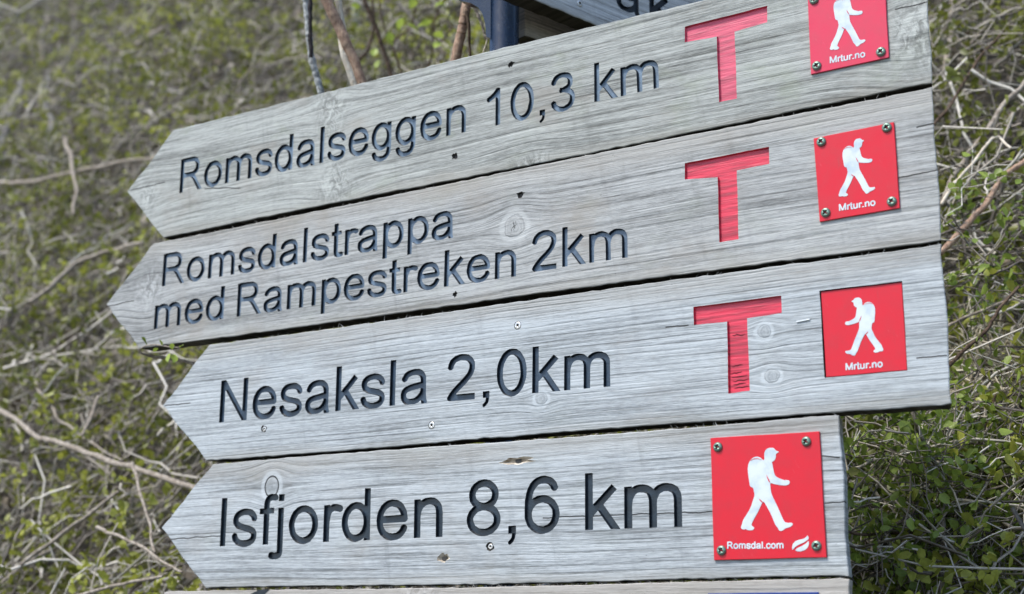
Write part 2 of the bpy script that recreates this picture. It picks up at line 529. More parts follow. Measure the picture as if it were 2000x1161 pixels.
STEEL = metal_mat('bright_steel', (0.62, 0.61, 0.58), 0.38, 0.35, (0.12, 0.1, 0.08))
DARKHOLE = metal_mat('dark_screw_hole', (0.02, 0.018, 0.015), 0.6, 0.6, (0.10, 0.09, 0.075), 0.0)
TORN = paint_mat('torn_pale_wood', (0.50, 0.46, 0.39), (0.20, 0.15, 0.10), 0.8, 0.2, 300, 0.001)
TORN2 = paint_mat('torn_brown_wood', (0.20, 0.15, 0.10), (0.42, 0.37, 0.30), 0.8, 0.2, 300, 0.001)
POLE = metal_mat('dark_painted_steel', (0.004, 0.012, 0.030), 0.24, 0.35, (0.035, 0.05, 0.06), 0.0)

GRIME_SHADE = paint_mat('grime_and_shade_plank_edge', (0.030, 0.026, 0.020), (0.085, 0.078, 0.062), 0.85, 0.2, 200, 0.0008)  # grime in the board gaps, with the shade of gaps and undersides painted in
# ------------------------------------------------------------------ boards
def zx(p): return np.array([p[0], p[2]])
def px2(px, py, org): return zx(on_plane(px, py)-org)

def densify(poly, step, jit):
    out_ = []
    n = len(poly)
    for i in range(n):
        a, b = np.asarray(poly[i]), np.asarray(poly[(i+1) % n])
        L = math.hypot(*(b-a)); k = max(2, int(L/step)); d = (b-a)/L; nn = np.array([-d[1], d[0]])
        ph = random.random()*6
        for j in range(k):
            t = j/k
            q = a+(b-a)*t
            if j: q = q+nn*(random.gauss(0, jit)+3*jit*math.sin(t*7+ph))
            out_.append(q)
    return out_

def offset_poly(poly, d):
    a = np.asarray(poly); p, q = np.roll(a, 1, 0), np.roll(a, -1, 0)
    t = q-p; t /= np.hypot(*t.T)[:, None]
    s = 1 if area(poly) > 0 else -1
    return a+np.stack([-t[:, 1], t[:, 0]], 1)*d*s

def groove(loops, ins, depth, mat, floor=None):
    """walls and floor of a routed recess in board coordinates"""
    V, Fc = [], []
    P, T = loops_fill(ins)
    V += [(p[0], depth, p[1]) for p in P]; Fc += [tuple(t) for t in T]
    nf = len(Fc)
    for lo, li in zip(loops, ins):
        b = len(V); n = len(lo)
        V += [(p[0], 0.0, p[1]) for p in lo]+[(p[0], depth, p[1]) for p in li]
        for i in range(n):
            j = (i+1) % n
            Fc.append((b+i, b+j, b+n+j, b+n+i))
    me = raw_mesh('recess', V, Fc, [mat, floor or mat], [1]*nf+[0]*(len(Fc)-nf))
    return me

TH = 0.026
EDGE = None
def plank(name, poly, holes, mat, parent, th=TH, under=0.0):
    if area(poly) < 0: poly = poly[::-1]
    outer = densify(poly, 0.009, 0.00030)
    inner = offset_poly(outer, 0.0008)
    P, T = loops_fill([inner]+holes)
    V = [(p[0], 0.0, p[1]) for p in P]; Fc = [tuple(int(i) for i in t) for t in T]
    n = len(outer); b = len(V)
    V += [(p[0], 0.0, p[1]) for p in inner]
    V += [(p[0], 0.0006+random.random()*0.0004, p[1]) for p in outer]
    xm = max(p[0] for p in outer)
    V += [(p[0]-(under if p[0] > xm-0.010 else 0.0), th, p[1]) for p in outer]
    M_ = [0]*len(Fc)
    for i in range(n):
        j = (i+1) % n
        Fc += [(b+i, b+j, b+n+j, b+n+i), (b+n+i, b+n+j, b+2*n+j, b+2*n+i)]
        e_ = np.asarray(outer[j])-np.asarray(outer[i])
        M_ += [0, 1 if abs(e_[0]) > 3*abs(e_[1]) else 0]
    Fc.append(tuple(b+2*n+i for i in range(n))); M_.append(0)
    return link(name, raw_mesh(name, V, Fc, [mat, GRIME_SHADE], M_), parent)

def splinters(poly, mat, parent, n=46):
    """short torn fibres along the sawn arrow tip and the upper edge"""
    V, Fc = [], []
    tip = min(range(len(poly)), key=lambda i: poly[i][0])
    runs = [(poly[tip], poly[tip-1], 1.0), (poly[tip], poly[(tip+1) % len(poly)], 1.0), (poly[0], poly[-1], 0.35)]
    cen = np.mean(np.asarray(poly), 0)
    for a, b, dens in runs:
        a, b = np.asarray(a), np.asarray(b)
        d = b-a; L = math.hypot(*d); nn = np.array([-d[1], d[0]])/L
        if nn @ (a-cen) < 0: nn = -nn
        for q in range(int(n*dens*max(1, L/0.12))):
            p = a+d*random.random()
            u = nn*random.uniform(.4, 1)+d/L*random.uniform(-.9, .9)
            ln = random.uniform(.0010, .0048)*(1 if random.random() < .85 else 1.8); wd = random.uniform(.00015, .00035)
            s_ = np.array([-u[1], u[0]]); y0 = random.uniform(0.0, 0.004); o = len(V)
            p = p-nn*0.0006
            e_ = p+u*ln+s_*random.uniform(-.001, .001)
            V += [(p[0]-s_[0]*wd, y0, p[1]-s_[1]*wd), (p[0]+s_[0]*wd, y0, p[1]+s_[1]*wd), (p[0], y0+2*wd, p[1]), (e_[0], y0-random.uniform(0, .0012), e_[1])]
            Fc += [(o, o+1, o+3), (o+1, o+2, o+3), (o+2, o, o+3)]
    me = raw_mesh('splinters', V, Fc, [mat])
    tag(link('splinters', me, parent), kind='stuff')

def inset_loop(lp, d):
    return offset_poly(lp, d)

def ragged(cx, cz, rx, rz, n=14, j=0.3):
    return [(cx+rx*math.cos(2*math.pi*i/n)*(1+random.uniform(-j, j)), cz+rz*math.sin(2*math.pi*i/n)*(1+random.uniform(-j, j))) for i in range(n)]

def screw_mesh(name, r, dome, mats, lobes=4, seg=32):
    """pan head screw with a star recess, facing -Y, seat at y = 0"""
    V, Fc, M_ = [], [], []
    prof = [(r, 0.0), (r*1.0, -dome*0.35), (r*0.86, -dome*0.72), (r*0.66, -dome*0.95)]
    for rr, yy in prof:
        V += [(rr*math.cos(2*math.pi*i/seg), yy, rr*math.sin(2*math.pi*i/seg)) for i in range(seg)]
    for yy in (-dome, dome*0.25):
        sc = 1.0 if yy < -dome*0.5 else 0.62
        V += [(sc*r*0.44*(1+0.40*math.cos(lobes*2*math.pi*i/seg))*math.cos(2*math.pi*i/seg), yy, sc*r*0.44*(1+0.40*math.cos(lobes*2*math.pi*i/seg))*math.sin(2*math.pi*i/seg)) for i in range(seg)]
    for k in range(5):
        for i in range(seg):
            j = (i+1) % seg
            Fc.append((k*seg+i, k*seg+j, (k+1)*seg+j, (k+1)*seg+i)); M_.append(1 if k == 4 else 0)
    Fc.append(tuple(range(5*seg, 6*seg))); M_.append(1)
    return raw_mesh(name, V, Fc, mats, M_, smooth=True)

SCREW_ME = screw_mesh('screw', 0.0047, 0.0026, [SCREW, SCREWIN])
FLAT_ME = screw_mesh('screw', 0.0040, 0.0006, [STEEL, DARKHOLE], lobes=6)

HIKER = [(480,160),(498,161),(508,168),(514,178),(540,190),(522,199),(516,208),(517,222),(511,243),(498,254),(488,258),(494,275),(500,310),(508,345),(522,362),(550,375),(576,385),(592,383),(606,386),(613,399),(607,413),(592,420),(560,420),(522,413),(490,405),(478,400),(480,430),(485,470),(500,505),(530,565),(556,625),(576,668),(600,674),(626,672),(634,684),(618,700),(580,711),(567,724),(548,729),(538,721),(532,706),(516,690),(500,650),(478,600),(450,552),(436,528),(424,536),(412,562),(395,600),(366,650),(350,682),(354,694),(368,703),(370,714),(355,724),(328,724),(312,715),(300,719),(284,716),(277,704),(285,682),(292,654),(316,618),(345,568),(360,520),(372,486),(366,455),(361,432),(348,429),(338,420),(331,375),(322,310),(326,268),(342,238),(366,221),(390,218),(412,226),(430,246),(439,238),(437,215),(438,190),(448,172),(463,162)]
HLAND = [(480,160),(278,705),(634,684)]        # cap, heel, toe
HARM = [(452,343),(458,368),(468,390),(480,402),(476,388),(466,368)]
HCROTCH = [(400,508),(414,516),(432,533),(426,537),(412,525)]
HPACK = [(340,243),(366,231),(392,230),(418,240),(419,243),(392,234),(367,235),(342,246)]

def affine(src, dst):
    A = np.array([[s[0], s[1], 1] for s in src], float)
    return np.linalg.solve(A, np.asarray(dst, float))

def flat(loops, y, mat, name, th=0.0):
    P, T = loops_fill(loops)
    V = [(p[0], y, p[1]) for p in P]; Fc = [tuple(int(i) for i in t) for t in T]
    if th:
        for lp in loops:
            b = len(V); n = len(lp)
            V += [(p[0], y, p[1]) for p in lp]+[(p[0], y+th, p[1]) for p in lp]
            Fc += [(b+i, b+(i+1) % n, b+n+(i+1) % n, b+n+i) for i in range(n)]
    return raw_mesh(name, V, Fc, [mat])

def smooth_loop(lp, k=2):
    a = np.asarray(lp, float)
    for _ in range(k):
        b = np.roll(a, -1, 0)
        a = np.stack([a*0.8+b*0.2, a*0.2+b*0.8], 1).reshape(-1, 2)
    return a

def plate(board, org, corners, mat, screws, figure=None, text=None, recess=None, logo=None, label=None, yb=0.0, th=0.0022):
    """a thin plastic plate on the board with printed figure, lettering and screws; corners TL TR BR BL in board coordinates"""
    poly = [np.asarray(c) for c in corners]
    if area(poly) < 0: poly = poly[::-1]
    out_ = densify(poly, 0.02, 0.00005)
    inn = offset_poly(out_, 0.0004)
    yf = yb-th
    P, T = loops_fill([inn])
    V = [(p[0], yf, p[1]) for p in P]; Fc = [tuple(int(i) for i in t) for t in T]
    b, n = len(V), len(out_)
    V += [(p[0], yf, p[1]) for p in inn]+[(p[0], yf+0.0004, p[1]) for p in out_]+[(p[0], yb-0.0001, p[1]) for p in out_]
    for i in range(n):
        j = (i+1) % n
        Fc += [(b+i, b+j, b+n+j, b+n+i), (b+n+i, b+n+j, b+2*n+j, b+2*n+i)]
    pl = link('plate', raw_mesh('plate', V, Fc, [mat]), board)
    if label: pl['label'] = label
    if figure is not None:
        A = affine(HLAND, figure)
        tr = lambda lp: np.hstack([np.asarray(lp, float), np.ones((len(lp), 1))]) @ A
        hk = smooth_loop(tr(HIKER), 2)
        lines = [tr(q) for q in (HARM, HCROTCH, HPACK)]
        link('hiker_figure', flat([hk], yf-0.0003, WHITE, 'hiker_figure', 0.0003), pl)
        V_, F_ = [], []
        for q in lines:
            P_, T_ = loops_fill([q]); o_ = len(V_)
            V_ += [(p[0], yf-0.0005, p[1]) for p in P_]; F_ += [tuple(int(i)+o_ for i in t) for t in T_]
        link('figure_seam', raw_mesh('figure_seam', V_, F_, [mat]), pl)
    if text:
        word, a, c, cap, wd = text
        lps = [l for ch, lo, ins in layout(word, a, c, cap, wd, 20.0) for l in lo]
        link('lettering', flat(lps, yf-0.0003, WHITE, 'lettering'), pl)
    if logo:
        link('logo', flat([smooth_loop(q, 2) for q in logo], yf-0.0003, WHITE, 'logo'), pl)
    for q in screws:
        s = link('screw', SCREW_ME, pl, (q[0], yf, q[1]))
        s.rotation_euler = (random.uniform(-.05, .05), random.uniform(0, 6.3), random.uniform(-.05, .05))
    return pl

BOARDS = [
 dict(key=1, poly=[(340,253),(248,375),(319,465),(1820,163),(1808,-107)], label='grey wooden arrow board reading Romsdalseggen 10,3 km, topmost in the row of boards'),
 dict(key=2, poly=[(300,475.5),(208,595),(271,680),(1838,469),(1820.5,169.5)], label='grey wooden arrow board with two lines of text reading Romsdalstrappa med Rampestreken 2km'),
 dict(key=3, poly=[(409,673.5),(318,792),(402,899.5),(1858,788),(1838.5,476.5)], label='grey wooden arrow board reading Nesaksla 2,0km with red plate set flush'),
 dict(key=4, poly=[(416,907),(315,1031),(402,1149.5),(1658,1126.5),(1638,811.5)], label='pale wooden arrow board reading Isfjorden 8,6 km with the largest red plate'),
 dict(key=5, poly=[(320,1157),(330,1420),(1676,1440),(1659,1132)], label='lowest wooden board below Isfjorden, top edge with blue plate showing'),
]
def cap_of(pairs, org):
    return float(np.mean([np.hypot(*(px2(*a, org)-px2(*b, org))) for a, b in pairs]))
WORDS = {
 1: [('Romsdalseggen', (350,378), (910,258), [((354,312),(350,378))]), ('10,3', (950,249.5), (1123,211), [((1068,171),(1071,243)),((1160,124),(1163,199))]), ('km', (1161,200), (1287,171.5), [((1160,124),(1163,199))])],
 2: [('Romsdalstrappa', (316,560), (885,463.5), [((320,497),(316,560))]), ('med', (300,643), (436,623), [((466,554),(462,619))]), ('Rampestreken', (462,619), (1008,540), [((466,554),(462,619)),((867,491),(868,560))]), ('2km', (1039,531), (1226,503), [((1103,445),(1104,522))])],
 3: [('Nesaksla', (428,826), (834,786), [((432,744),(428,826))]), ('2,0km', (873,784), (1192,755), [((1043,676),(1044,767))])],
 4: [('Isfjorden', (429,1068), (864,1049), [((434,973),(429,1068)),((723,955),(724,1056))]), ('8,6', (911,1046), (1093,1039), [((1144,925),(1146,1036))]), ('km', (1143,1036), (1333,1029), [((1144,925),(1146,1036))])],
}
Z3 = lambda x, y, ox=1300, oy=0, k=2000/700: (ox+x/k, oy+y/k)
TMARK = {
 1: ([Z3(107,150), Z3(567,33), Z3(567,125), Z3(385,178), Z3(398,550), Z3(298,571), Z3(285,205), Z3(107,237)], REDT2),
 2: ([Z3(107,912), Z3(577,820), Z3(579,915), Z3(397,952), Z3(407,250,1300,380), Z3(300,268,1300,380), Z3(290,990), Z3(107,1003)], REDT),
 3: ([Z3(q[0], q[1], 1300, 380) for q in ((155,628),(645,565),(648,662),(455,692),(470,1095),(350,1112),(343,710),(158,730))], REDT),
}
KNOTS = {   # px x, px y, radius x, radius z in metres, dark ring
 1: [(645,215,.018,.030,0),(655,360,.020,.022,0),(1035,325,.020,.012,0),(288,385,.016,.014,0),(1792,60,.022,.03,0)],
 2: [(1004,443,.0125,.0120,.34),(292,566,.016,.020,0)],
 3: [(1492,648,.0068,.0062,.3),(1508,735,.0075,.0066,.3),(1057,779,.0070,.0062,.2)],
 4: [(531,951,.0105,.012,.95)],
 5: [(820,1165,.02,.012,0)],
}
CRACKS = {1: [((400,368),(470,368)),((255,373),(322,356)),((1748,20),(1812,5))], 2: [((1755,349),(1835,332)),((212,598),(262,588)),((1790,250),(1824,242))], 3: [((1790,700),(1850,694)),((322,793),(372,788)),((1300,640),(1345,635))], 4: [((1611,984),(1653,979)),((1605,892),(1640,893)),((320,1055),(430,1047)),((1060,1012),(1400,1000))], 5: []}
LOOK = {
 1: dict(light=(0.345,0.360,0.340), dark=(0.094,0.098,0.090), freq=88, line_amt=0.40, algae=0.30, weather=0.65),
 2: dict(light=(0.362,0.372,0.366), dark=(0.102,0.105,0.102), freq=108, line_amt=0.38, algae=0.12, weather=0.62),
 3: dict(light=(0.402,0.435,0.452), dark=(0.140,0.152,0.156), freq=150, line_amt=0.30, algae=0.06, weather=0.30),
 4: dict(light=(0.417,0.448,0.464), dark=(0.140,0.152,0.156), freq=92, line_amt=0.48, algae=0.08, weather=0.34),
 5: dict(light=(0.42,0.40,0.375), dark=(0.17,0.155,0.14), freq=90, line_amt=0.5, algae=0.1, weather=0.3),
}
HOLES = {   # screws sunk in the grey boards: px, rx, rz (m), flat steel screw or dark hole
 1: [(998,126,.0045,.0035,0),(888,305,.0040,.0040,0)],
 2: [(1016,380,.0055,.0035,0),(888,575,.0035,.0030,0)],
 3: [(1011,636,.0050,.0048,1),(843,831,.0050,.0048,1),(515,838,.0045,.0042,2)],
 4: [(1010,900,.0190,.0040,3),(957,1068,.0050,.0042,2),(866,1091,.0070,.0050,3)],
 5: [],
}
def zoom4(x, y): return (1370+x/3.5067, 830+y/3.5067)
def zoom2(x, y): return (1570+x/5.05, 220+y/5.05)
def zoom3(x, y): return (1580+x/5.05, 530+y/5.05)
def zoom1(x, y): return (1540+x/6.667, y/6.667)

for B in BOARDS:
    k = B['key']
    W3 = [on_plane(*p) for p in B['poly']]
    org = np.mean(W3, axis=0)
    e = bpy.data.objects.new('arrow_board', None)
    COL.objects.link(e)
    e.location = org
    e.empty_display_size = 0.05
    tag(e, B['label'], 'sign board', 'stacked boards of the fingerpost')
    poly = [zx(p-org) for p in W3]
    zs = [p[1] for p in poly]
    top, bot = float(np.mean(sorted(zs)[-2:])), float(np.mean(sorted(zs)[:2]))
    kn = [(float(px2(a, b, org)[0]), float(px2(a, b, org)[1]), rx, rz, rg) for a, b, rx, rz, rg in KNOTS[k]]
    ck = [(*map(float, px2(*a, org)), *map(float, px2(*b, org))) for a, b in CRACKS[k]]
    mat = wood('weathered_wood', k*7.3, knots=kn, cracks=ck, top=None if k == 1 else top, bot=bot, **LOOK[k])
    holes = []
    for word, a, b, caps in WORDS.get(k, []):
        for ch, lo, ins in layout(word, px2(*a, org), px2(*b, org), cap_of(caps, org)):
            jt = [np.array([[random.gauss(0, .00013), random.gauss(0, .00013)] for _ in l]) for l in lo]
            lo = [a_+b_ for a_, b_ in zip(lo, jt)]; ins = [a_+b_*0.7 for a_, b_ in zip(ins, jt)]
            holes += lo
            link('letter', groove(lo, ins, 0.0036, LETTER, FLOOR[k]), e)
    if k in TMARK:
        pts, tm = TMARK[k]
        lp = [px2(*p, org) for p in pts]
        if area(lp) < 0: lp = lp[::-1]
        lp = densify(lp, 0.006, 0.00005)
        if k == 3:      # splits across the foot of the letter where the paint has cracked
            V, Fc = [], []
            for f_ in (0.20, 0.62, 0.72, 0.78, 0.83, 0.88, 0.93):
                a_ = px2(*Z3(343+7*f_, 710+402*f_, 1300, 380), org); b_ = px2(*Z3(455+15*f_, 692+403*f_, 1300, 380), org)
                a_ = a_+(b_-a_)*random.uniform(0.03, 0.25); b_ = a_+(b_-a_)*random.uniform(0.55, 0.93)
                o_ = len(V); ns_ = 7
                for q in range(ns_):
                    p_ = a_+(b_-a_)*q/(ns_-1)+np.array([0, random.gauss(0, .0004)])
                    w_ = 0.0005*math.sin(math.pi*(q+0.5)/ns_)+0.0001
                    V += [(p_[0], 0.0028, p_[1]-w_), (p_[0], 0.0028, p_[1]+w_)]
                Fc += [(o_+2*q, o_+2*q+2, o_+2*q+3, o_+2*q+1) for q in range(ns_-1)]
            tag(link('paint_split', raw_mesh('paint_split', V, Fc, [SPLIT]), e), kind='stuff')
        holes.append(lp)
        link('trail_mark', groove([lp], [offset_poly(lp, 0.0005)], 0.0030, tm), e)
    for hx, hy, rx, rz, kind in HOLES[k]:
        c = px2(hx, hy, org)
        if kind == 1:
            lp = [(c[0]+0.0045*math.cos(i*math.pi/10), c[1]+0.0045*math.sin(i*math.pi/10)) for i in range(20)]
        else:
            lp = ragged(c[0], c[1], rx, rz, 16, 0.22 if kind == 2 else 0.4)
        holes.append(lp)
        link('screw_hole', groove([lp], [np.asarray(lp)*0.55+np.asarray(c)*0.45], 0.003, TORN if kind == 3 else DARKHOLE, TORN2 if kind == 3 else None), e)
        if kind == 3:
            q_ = ragged(c[0], c[1]-0.0006, 0.0034, 0.0028, 12, 0.3)
            link('sunk_screw', flat([q_], 0.0022, DARKHOLE, 'sunk_screw', 0.0006), e)
            kind = 0
        if kind:
            s = link('screw', FLAT_ME, e, (c[0], 0.0004 if kind == 1 else 0.0012, c[1]))
            if kind == 2: s.scale = (0.75, 1, 0.75)
    if k == 3:
        cs = [px2(*Z3(q[0], q[1], 1300, 380), org) for q in ((858,538),(1320,483),(1350,983),(887,1024))]
        pk = densify(cs if area(cs) > 0 else cs[::-1], 0.02, 0.0001)
        holes.append(pk)
        link('plate_pocket', groove([pk], [offset_poly(pk, 0.0002)], 0.0042, DARKHOLE), e)
        c2 = offset_poly(cs, 0.0011)
        plate(e, org, c2, PLATE, [], figure=[px2(*zoom3(*q), org) for q in ((470,258),(729,772),(350,797))],
              text=('Mrtur.no', px2(*zoom3(357,975), org), px2(*zoom3(725,942), org), 0.0066, 290.0), yb=0.0038)
        # staple left in the wood beside the T
        a, b = px2(1556,629, org), px2(1582,624, org)
        V = []
        for q in (a, b):
            V += [(q[0]+dx, dy, q[1]+dz) for dx in (0,) for dy in (-0.0012, 0.0006) for dz in (-0.0006, 0.0006)]
        link('staple', raw_mesh('staple', V, [(0,1,3,2),(4,6,7,5),(0,4,5,1),(2,3,7,6),(0,2,6,4),(1,5,7,3)], [STEEL]), e)
    pp = plank('plank', poly, holes, mat, e, under={4: 0.0062, 5: 0.0062}.get(k, 0.0078))
    splinters(poly, mat, e)
    if k == 2 or k == 1:
        # plates of the upper two boards
        cs2 = [px2(*q, org) for q in (Z3(830,777), Z3(1277,686), Z3(1310,79,1300,380), Z3(864,156,1300,380))]
        if k == 2:
            plate(e, org, cs2, PLATE, [px2(*zoom2(*q), org) for q in ((182,298),(827,158),(225,995),(877,885))],
                  figure=[px2(*zoom2(*q), org) for q in ((545,265),(352,825),(713,752))],
                  text=('Mrtur.no', px2(*zoom2(357,978), org), px2(*zoom2(717,922), org), 0.0066, 290.0))
        else:
            bl, br = px2(*Z3(815,420), org), px2(*Z3(1250,325), org)
            tl = bl+(px2(*Z3(797,0), org)-bl)*(0.0825/np.hypot(*(px2(*Z3(797,0), org)-bl)))
            tr = br+(tl-bl)
            sc_ = [px2(*zoom1(*q), org) for q in ((345,15),(380,872),(1215,690))]
            sc_.append(sc_[2]+(sc_[0]-sc_[1]))
            plate(e, org, [tl, tr, br, bl], PLATE_F, sc_,
                  figure=[px2(*q, org) for q in ((1659.5,-16), zoom1(552,650), zoom1(1015,540))],
                  text=('Mrtur.no', px2(*zoom1(550,838), org), px2(*zoom1(1012,753), org), 0.0068, 280.0))
    if k == 4:
        cs = [px2(*zoom4(*q), org) for q in ((67,93),(812,47),(862,909),(92,928))]
        L1 = [(631,860),(627,838),(634,815),(652,797),(680,788),(705,783),(724,771),(734,757),(742,775),(738,787),(715,803),(690,815),(662,828),(645,842)]
        L2 = [(648,862),(662,846),(695,832),(722,815),(741,795),(744,815),(736,840),(718,858),(690,868),(665,868)]
        plate(e, org, cs, PLATE, [px2(*zoom4(*q), org) for q in ((120,155),(725,117),(145,862),(795,830))],
              figure=[px2(*zoom4(*q), org) for q in HLAND], text=('Romsdal.com', px2(*zoom4(184,850), org), px2(*zoom4(570,848), org), 0.0064, 290.0),
              logo=[[px2(*zoom4(*p), org) for p in q] for q in (L1, L2)], label='largest red plate, with leaf logo beside the lettering')
    if k == 5:
        cs = [px2(*q, org) for q in ((1384,1159.5),(1600,1157),(1615,1400),(1392,1404))]
        plate(e, org, cs, PLATE_B, [], label='blue plastic plate')
        lp = [px2(*q, org) for q in ((480,1175),(489,1161),(506,1152.5),(527,1151.5),(512,1166),(498,1190),(484,1196))]
        V = [(p[0], -0.0003, p[1]) for p in lp]+[(p[0], 0.0, p[1]) for p in lp]
        n = len(lp)
        link('printed_mark', raw_mesh('printed_mark', V, [tuple(range(n))]+[(i, (i+1) % n, n+(i+1) % n, n+i) for i in range(n)], [LETTER]), e)

# ------------------------------------------------------------------ tubes
def tube_mesh(name, pts, rads, mats, sides=8, seed=0, rough=0.12, cap=True):
    """a bent, uneven round stem through world points"""
    rr = random.Random(seed)
    P = [np.asarray(p, float) for p in pts]
    # Catmull-Rom refinement
    Q, Rr = [], []
    for i in range(len(P)-1):
        p0, p1, p2, p3 = P[max(i-1, 0)], P[i], P[i+1], P[min(i+2, len(P)-1)]
        for k in range(5):
            t = k/5
            Q.append(0.5*((2*p1)+(-p0+p2)*t+(2*p0-5*p1+4*p2-p3)*t*t+(-p0+3*p1-3*p2+p3)*t**3))
            Rr.append((rads[i]*(1-t)+rads[i+1]*t)*(1+rr.uniform(-rough, rough)))
    Q.append(P[-1]); Rr.append(rads[-1])
    V, Fc = [], []
    up = np.array([0.3, 0.2, 0.93])
    for i, (q, r) in enumerate(zip(Q, Rr)):
        d = Q[min(i+1, len(Q)-1)]-Q[max(i-1, 0)]; d = d/np.linalg.norm(d)
        a = np.cross(d, up if abs(d @ up) < 0.95 else np.array([1.0, 0, 0])); a /= np.linalg.norm(a); b = np.cross(d, a)
        for s in range(sides):
            t = 2*math.pi*s/sides
            V.append(q+(a*math.cos(t)+b*math.sin(t))*r)
    n = len(Q)
    for i in range(n-1):
        for s in range(sides):
            s2 = (s+1) % sides
            Fc.append((i*sides+s, i*sides+s2, (i+1)*sides+s2, (i+1)*sides+s))
    if cap: Fc += [tuple(range(sides))[::-1], tuple((n-1)*sides+s for s in range(sides))]
    me = raw_mesh(name, V, Fc, mats, smooth=True)
    return me

def bark_mat(name, c1, c2, scale=120.0):
    m, nt, b = new_mat(name)
    x, y, z, oc = obj_coord(nt)
    n1 = noise(nt, oc, scale, 4, 0.65); n2 = noise(nt, oc, scale*4, 3, 0.6)
    n3 = noise(nt, vec(nt, x*scale*3, y*scale*3, z*scale*0.35), 1, 4, 0.7)
    c = mix(nt, n1.ramp(0.35, 0.65), c1, c2)
    c = mix(nt, n3.ramp(0.5, 0.7, 0, 0.7), c, tuple(q*0.4 for q in c1))
    nt.links.new(c, b.inputs['Base Color'])
    b.inputs['Roughness'].default_value = 0.85
    b.inputs['Specular IOR Level'].default_value = 0.18
    bump(nt, b, n1+n2*0.6+n3*0.8, 0.0016)
    return m

def tint_mat(name, stops, rough, transl=0.0, scale=200.0):
    m, nt, b = new_mat(name)
    a = nt.nodes.new('ShaderNodeAttribute'); a.attribute_name = 'tint'
    r = nt.nodes.new('ShaderNodeValToRGB')
    while len(r.color_ramp.elements) < len(stops): r.color_ramp.elements.new(0.5)
    for e_, (p, c) in zip(r.color_ramp.elements, stops): e_.position = p; e_.color = c+(1.0,)
    nt.links.new(a.outputs['Fac'], r.inputs[0])
    x, y, z, oc = obj_coord(nt)
    n1 = noise(nt, oc, scale, 3, 0.6)
    colr = mix(nt, n1.ramp(0.3, 0.7, 0, 0.45), r.outputs[0], tuple(q*0.62 for q in stops[len(stops)//2][1]))
    nt.links.new(colr, b.inputs['Base Color'])
    b.inputs['Roughness'].default_value = rough
    if transl:
        t = nt.nodes.new('ShaderNodeBsdfTranslucent'); mx = nt.nodes.new('ShaderNodeMixShader')
        nt.links.new(colr, t.inputs[0]); mx.inputs[0].default_value = transl
        nt.links.new(b.outputs[0], mx.inputs[1]); nt.links.new(t.outputs[0], mx.inputs[2])
        nt.links.new(mx.outputs[0], nt.nodes['Material Output'].inputs[0])
    return m

BROWN = bark_mat('brown_cane_bark', (0.30, 0.19, 0.135), (0.44, 0.31, 0.22), 160)
PEEL = bark_mat('peeled_pale_wood', (0.60, 0.55, 0.46), (0.50, 0.42, 0.32), 90)
GREY = bark_mat('grey_lichen_bark', (0.24, 0.245, 0.24), (0.60, 0.61, 0.59), 190)
BLACK = bark_mat('dark_wet_bark', (0.025, 0.023, 0.025), (0.06, 0.05, 0.05), 150)
TAN = bark_mat('tan_twig_bark', (0.20, 0.165, 0.13), (0.38, 0.335, 0.28), 130)
DIM = bark_mat('dim_grey_bark', (0.13, 0.125, 0.115), (0.24, 0.235, 0.225), 60)
DKTWIG = bark_mat('dark_twig_bark', (0.050, 0.032, 0.022), (0.13, 0.09, 0.062), 130)
TWIG = tint_mat('thicket_twigs', [(0.0, (0.022, 0.015, 0.011)), (0.30, (0.120, 0.098, 0.076)), (0.60, (0.34, 0.305, 0.25)), (1.0, (0.68, 0.645, 0.57))], 0.75)
LEAF = tint_mat('thicket_leaves', [(0.0, (0.075, 0.084, 0.018)), (0.5, (0.235, 0.255, 0.042)), (1.0, (0.48, 0.50, 0.085))], 0.45, 0.4)
LITTER = tint_mat('dead_leaves', [(0.0, (0.09, 0.07, 0.05)), (0.5, (0.26, 0.215, 0.16)), (1.0, (0.60, 0.56, 0.49))], 0.8, 0.1)

# ------------------------------------------------------------------ the post and the upper signs
pole_c = on_plane(985, 40, 0.062)
PR = 0.0175
post = bpy.data.objects.new('sign_post', None); COL.objects.link(post)
post.location = (pole_c[0], 0.062, 0.0)
tag(post, 'dark blue-black steel pole standing behind the arrow boards', 'post')
seg, V, Fc = 40, [], []
for zz in (0.0, 3.0):
    V += [(PR*math.cos(2*math.pi*i/seg), PR*math.sin(2*math.pi*i/seg), zz) for i in range(seg)]
Fc = [(i, (i+1) % seg, seg+(i+1) % seg, seg+i) for i in range(seg)]+[tuple(seg+i for i in range(seg))]
link('pole', raw_mesh('pole', V, Fc, [POLE], smooth=False), post).data.polygons.foreach_set('use_smooth', [True]*seg+[False])
def box_mesh(name, o, ex, ey, ez, mats):
    o, ex, ey, ez = map(np.asarray, (o, ex, ey, ez))
    V = [o+ex*a+ey*b+ez*c for c in (0, 1) for b in (0, 1) for a in (0, 1)]
    return raw_mesh(name, V, [(0,2,3,1),(4,5,7,6),(0,1,5,4),(2,6,7,3),(0,4,6,2),(1,3,7,5)], mats)
# clamp plate with a rounded inner corner to the left of the pole
cl = [zx(on_plane(a, b, 0.05)) for a, b in ((898,-70),(962,-70),(962,78),(953,74),(951,48),(946,30),(937,17),(924,9),(906,5),(898,2))]
cl = [q-np.array([pole_c[0], 0.0]) for q in cl]
n = len(cl)
V = [(p[0], -0.016, p[1]) for p in cl]+[(p[0], 0.004, p[1]) for p in cl]
P, T = loops_fill([cl])
Fc = [tuple(int(q) for q in t) for t in T]+[tuple(int(q)+n for q in t) for t in T]+[(i, (i+1) % n, n+(i+1) % n, n+i) for i in range(n)]
link('clamp', raw_mesh('clamp', V, Fc, [POLE]), post)

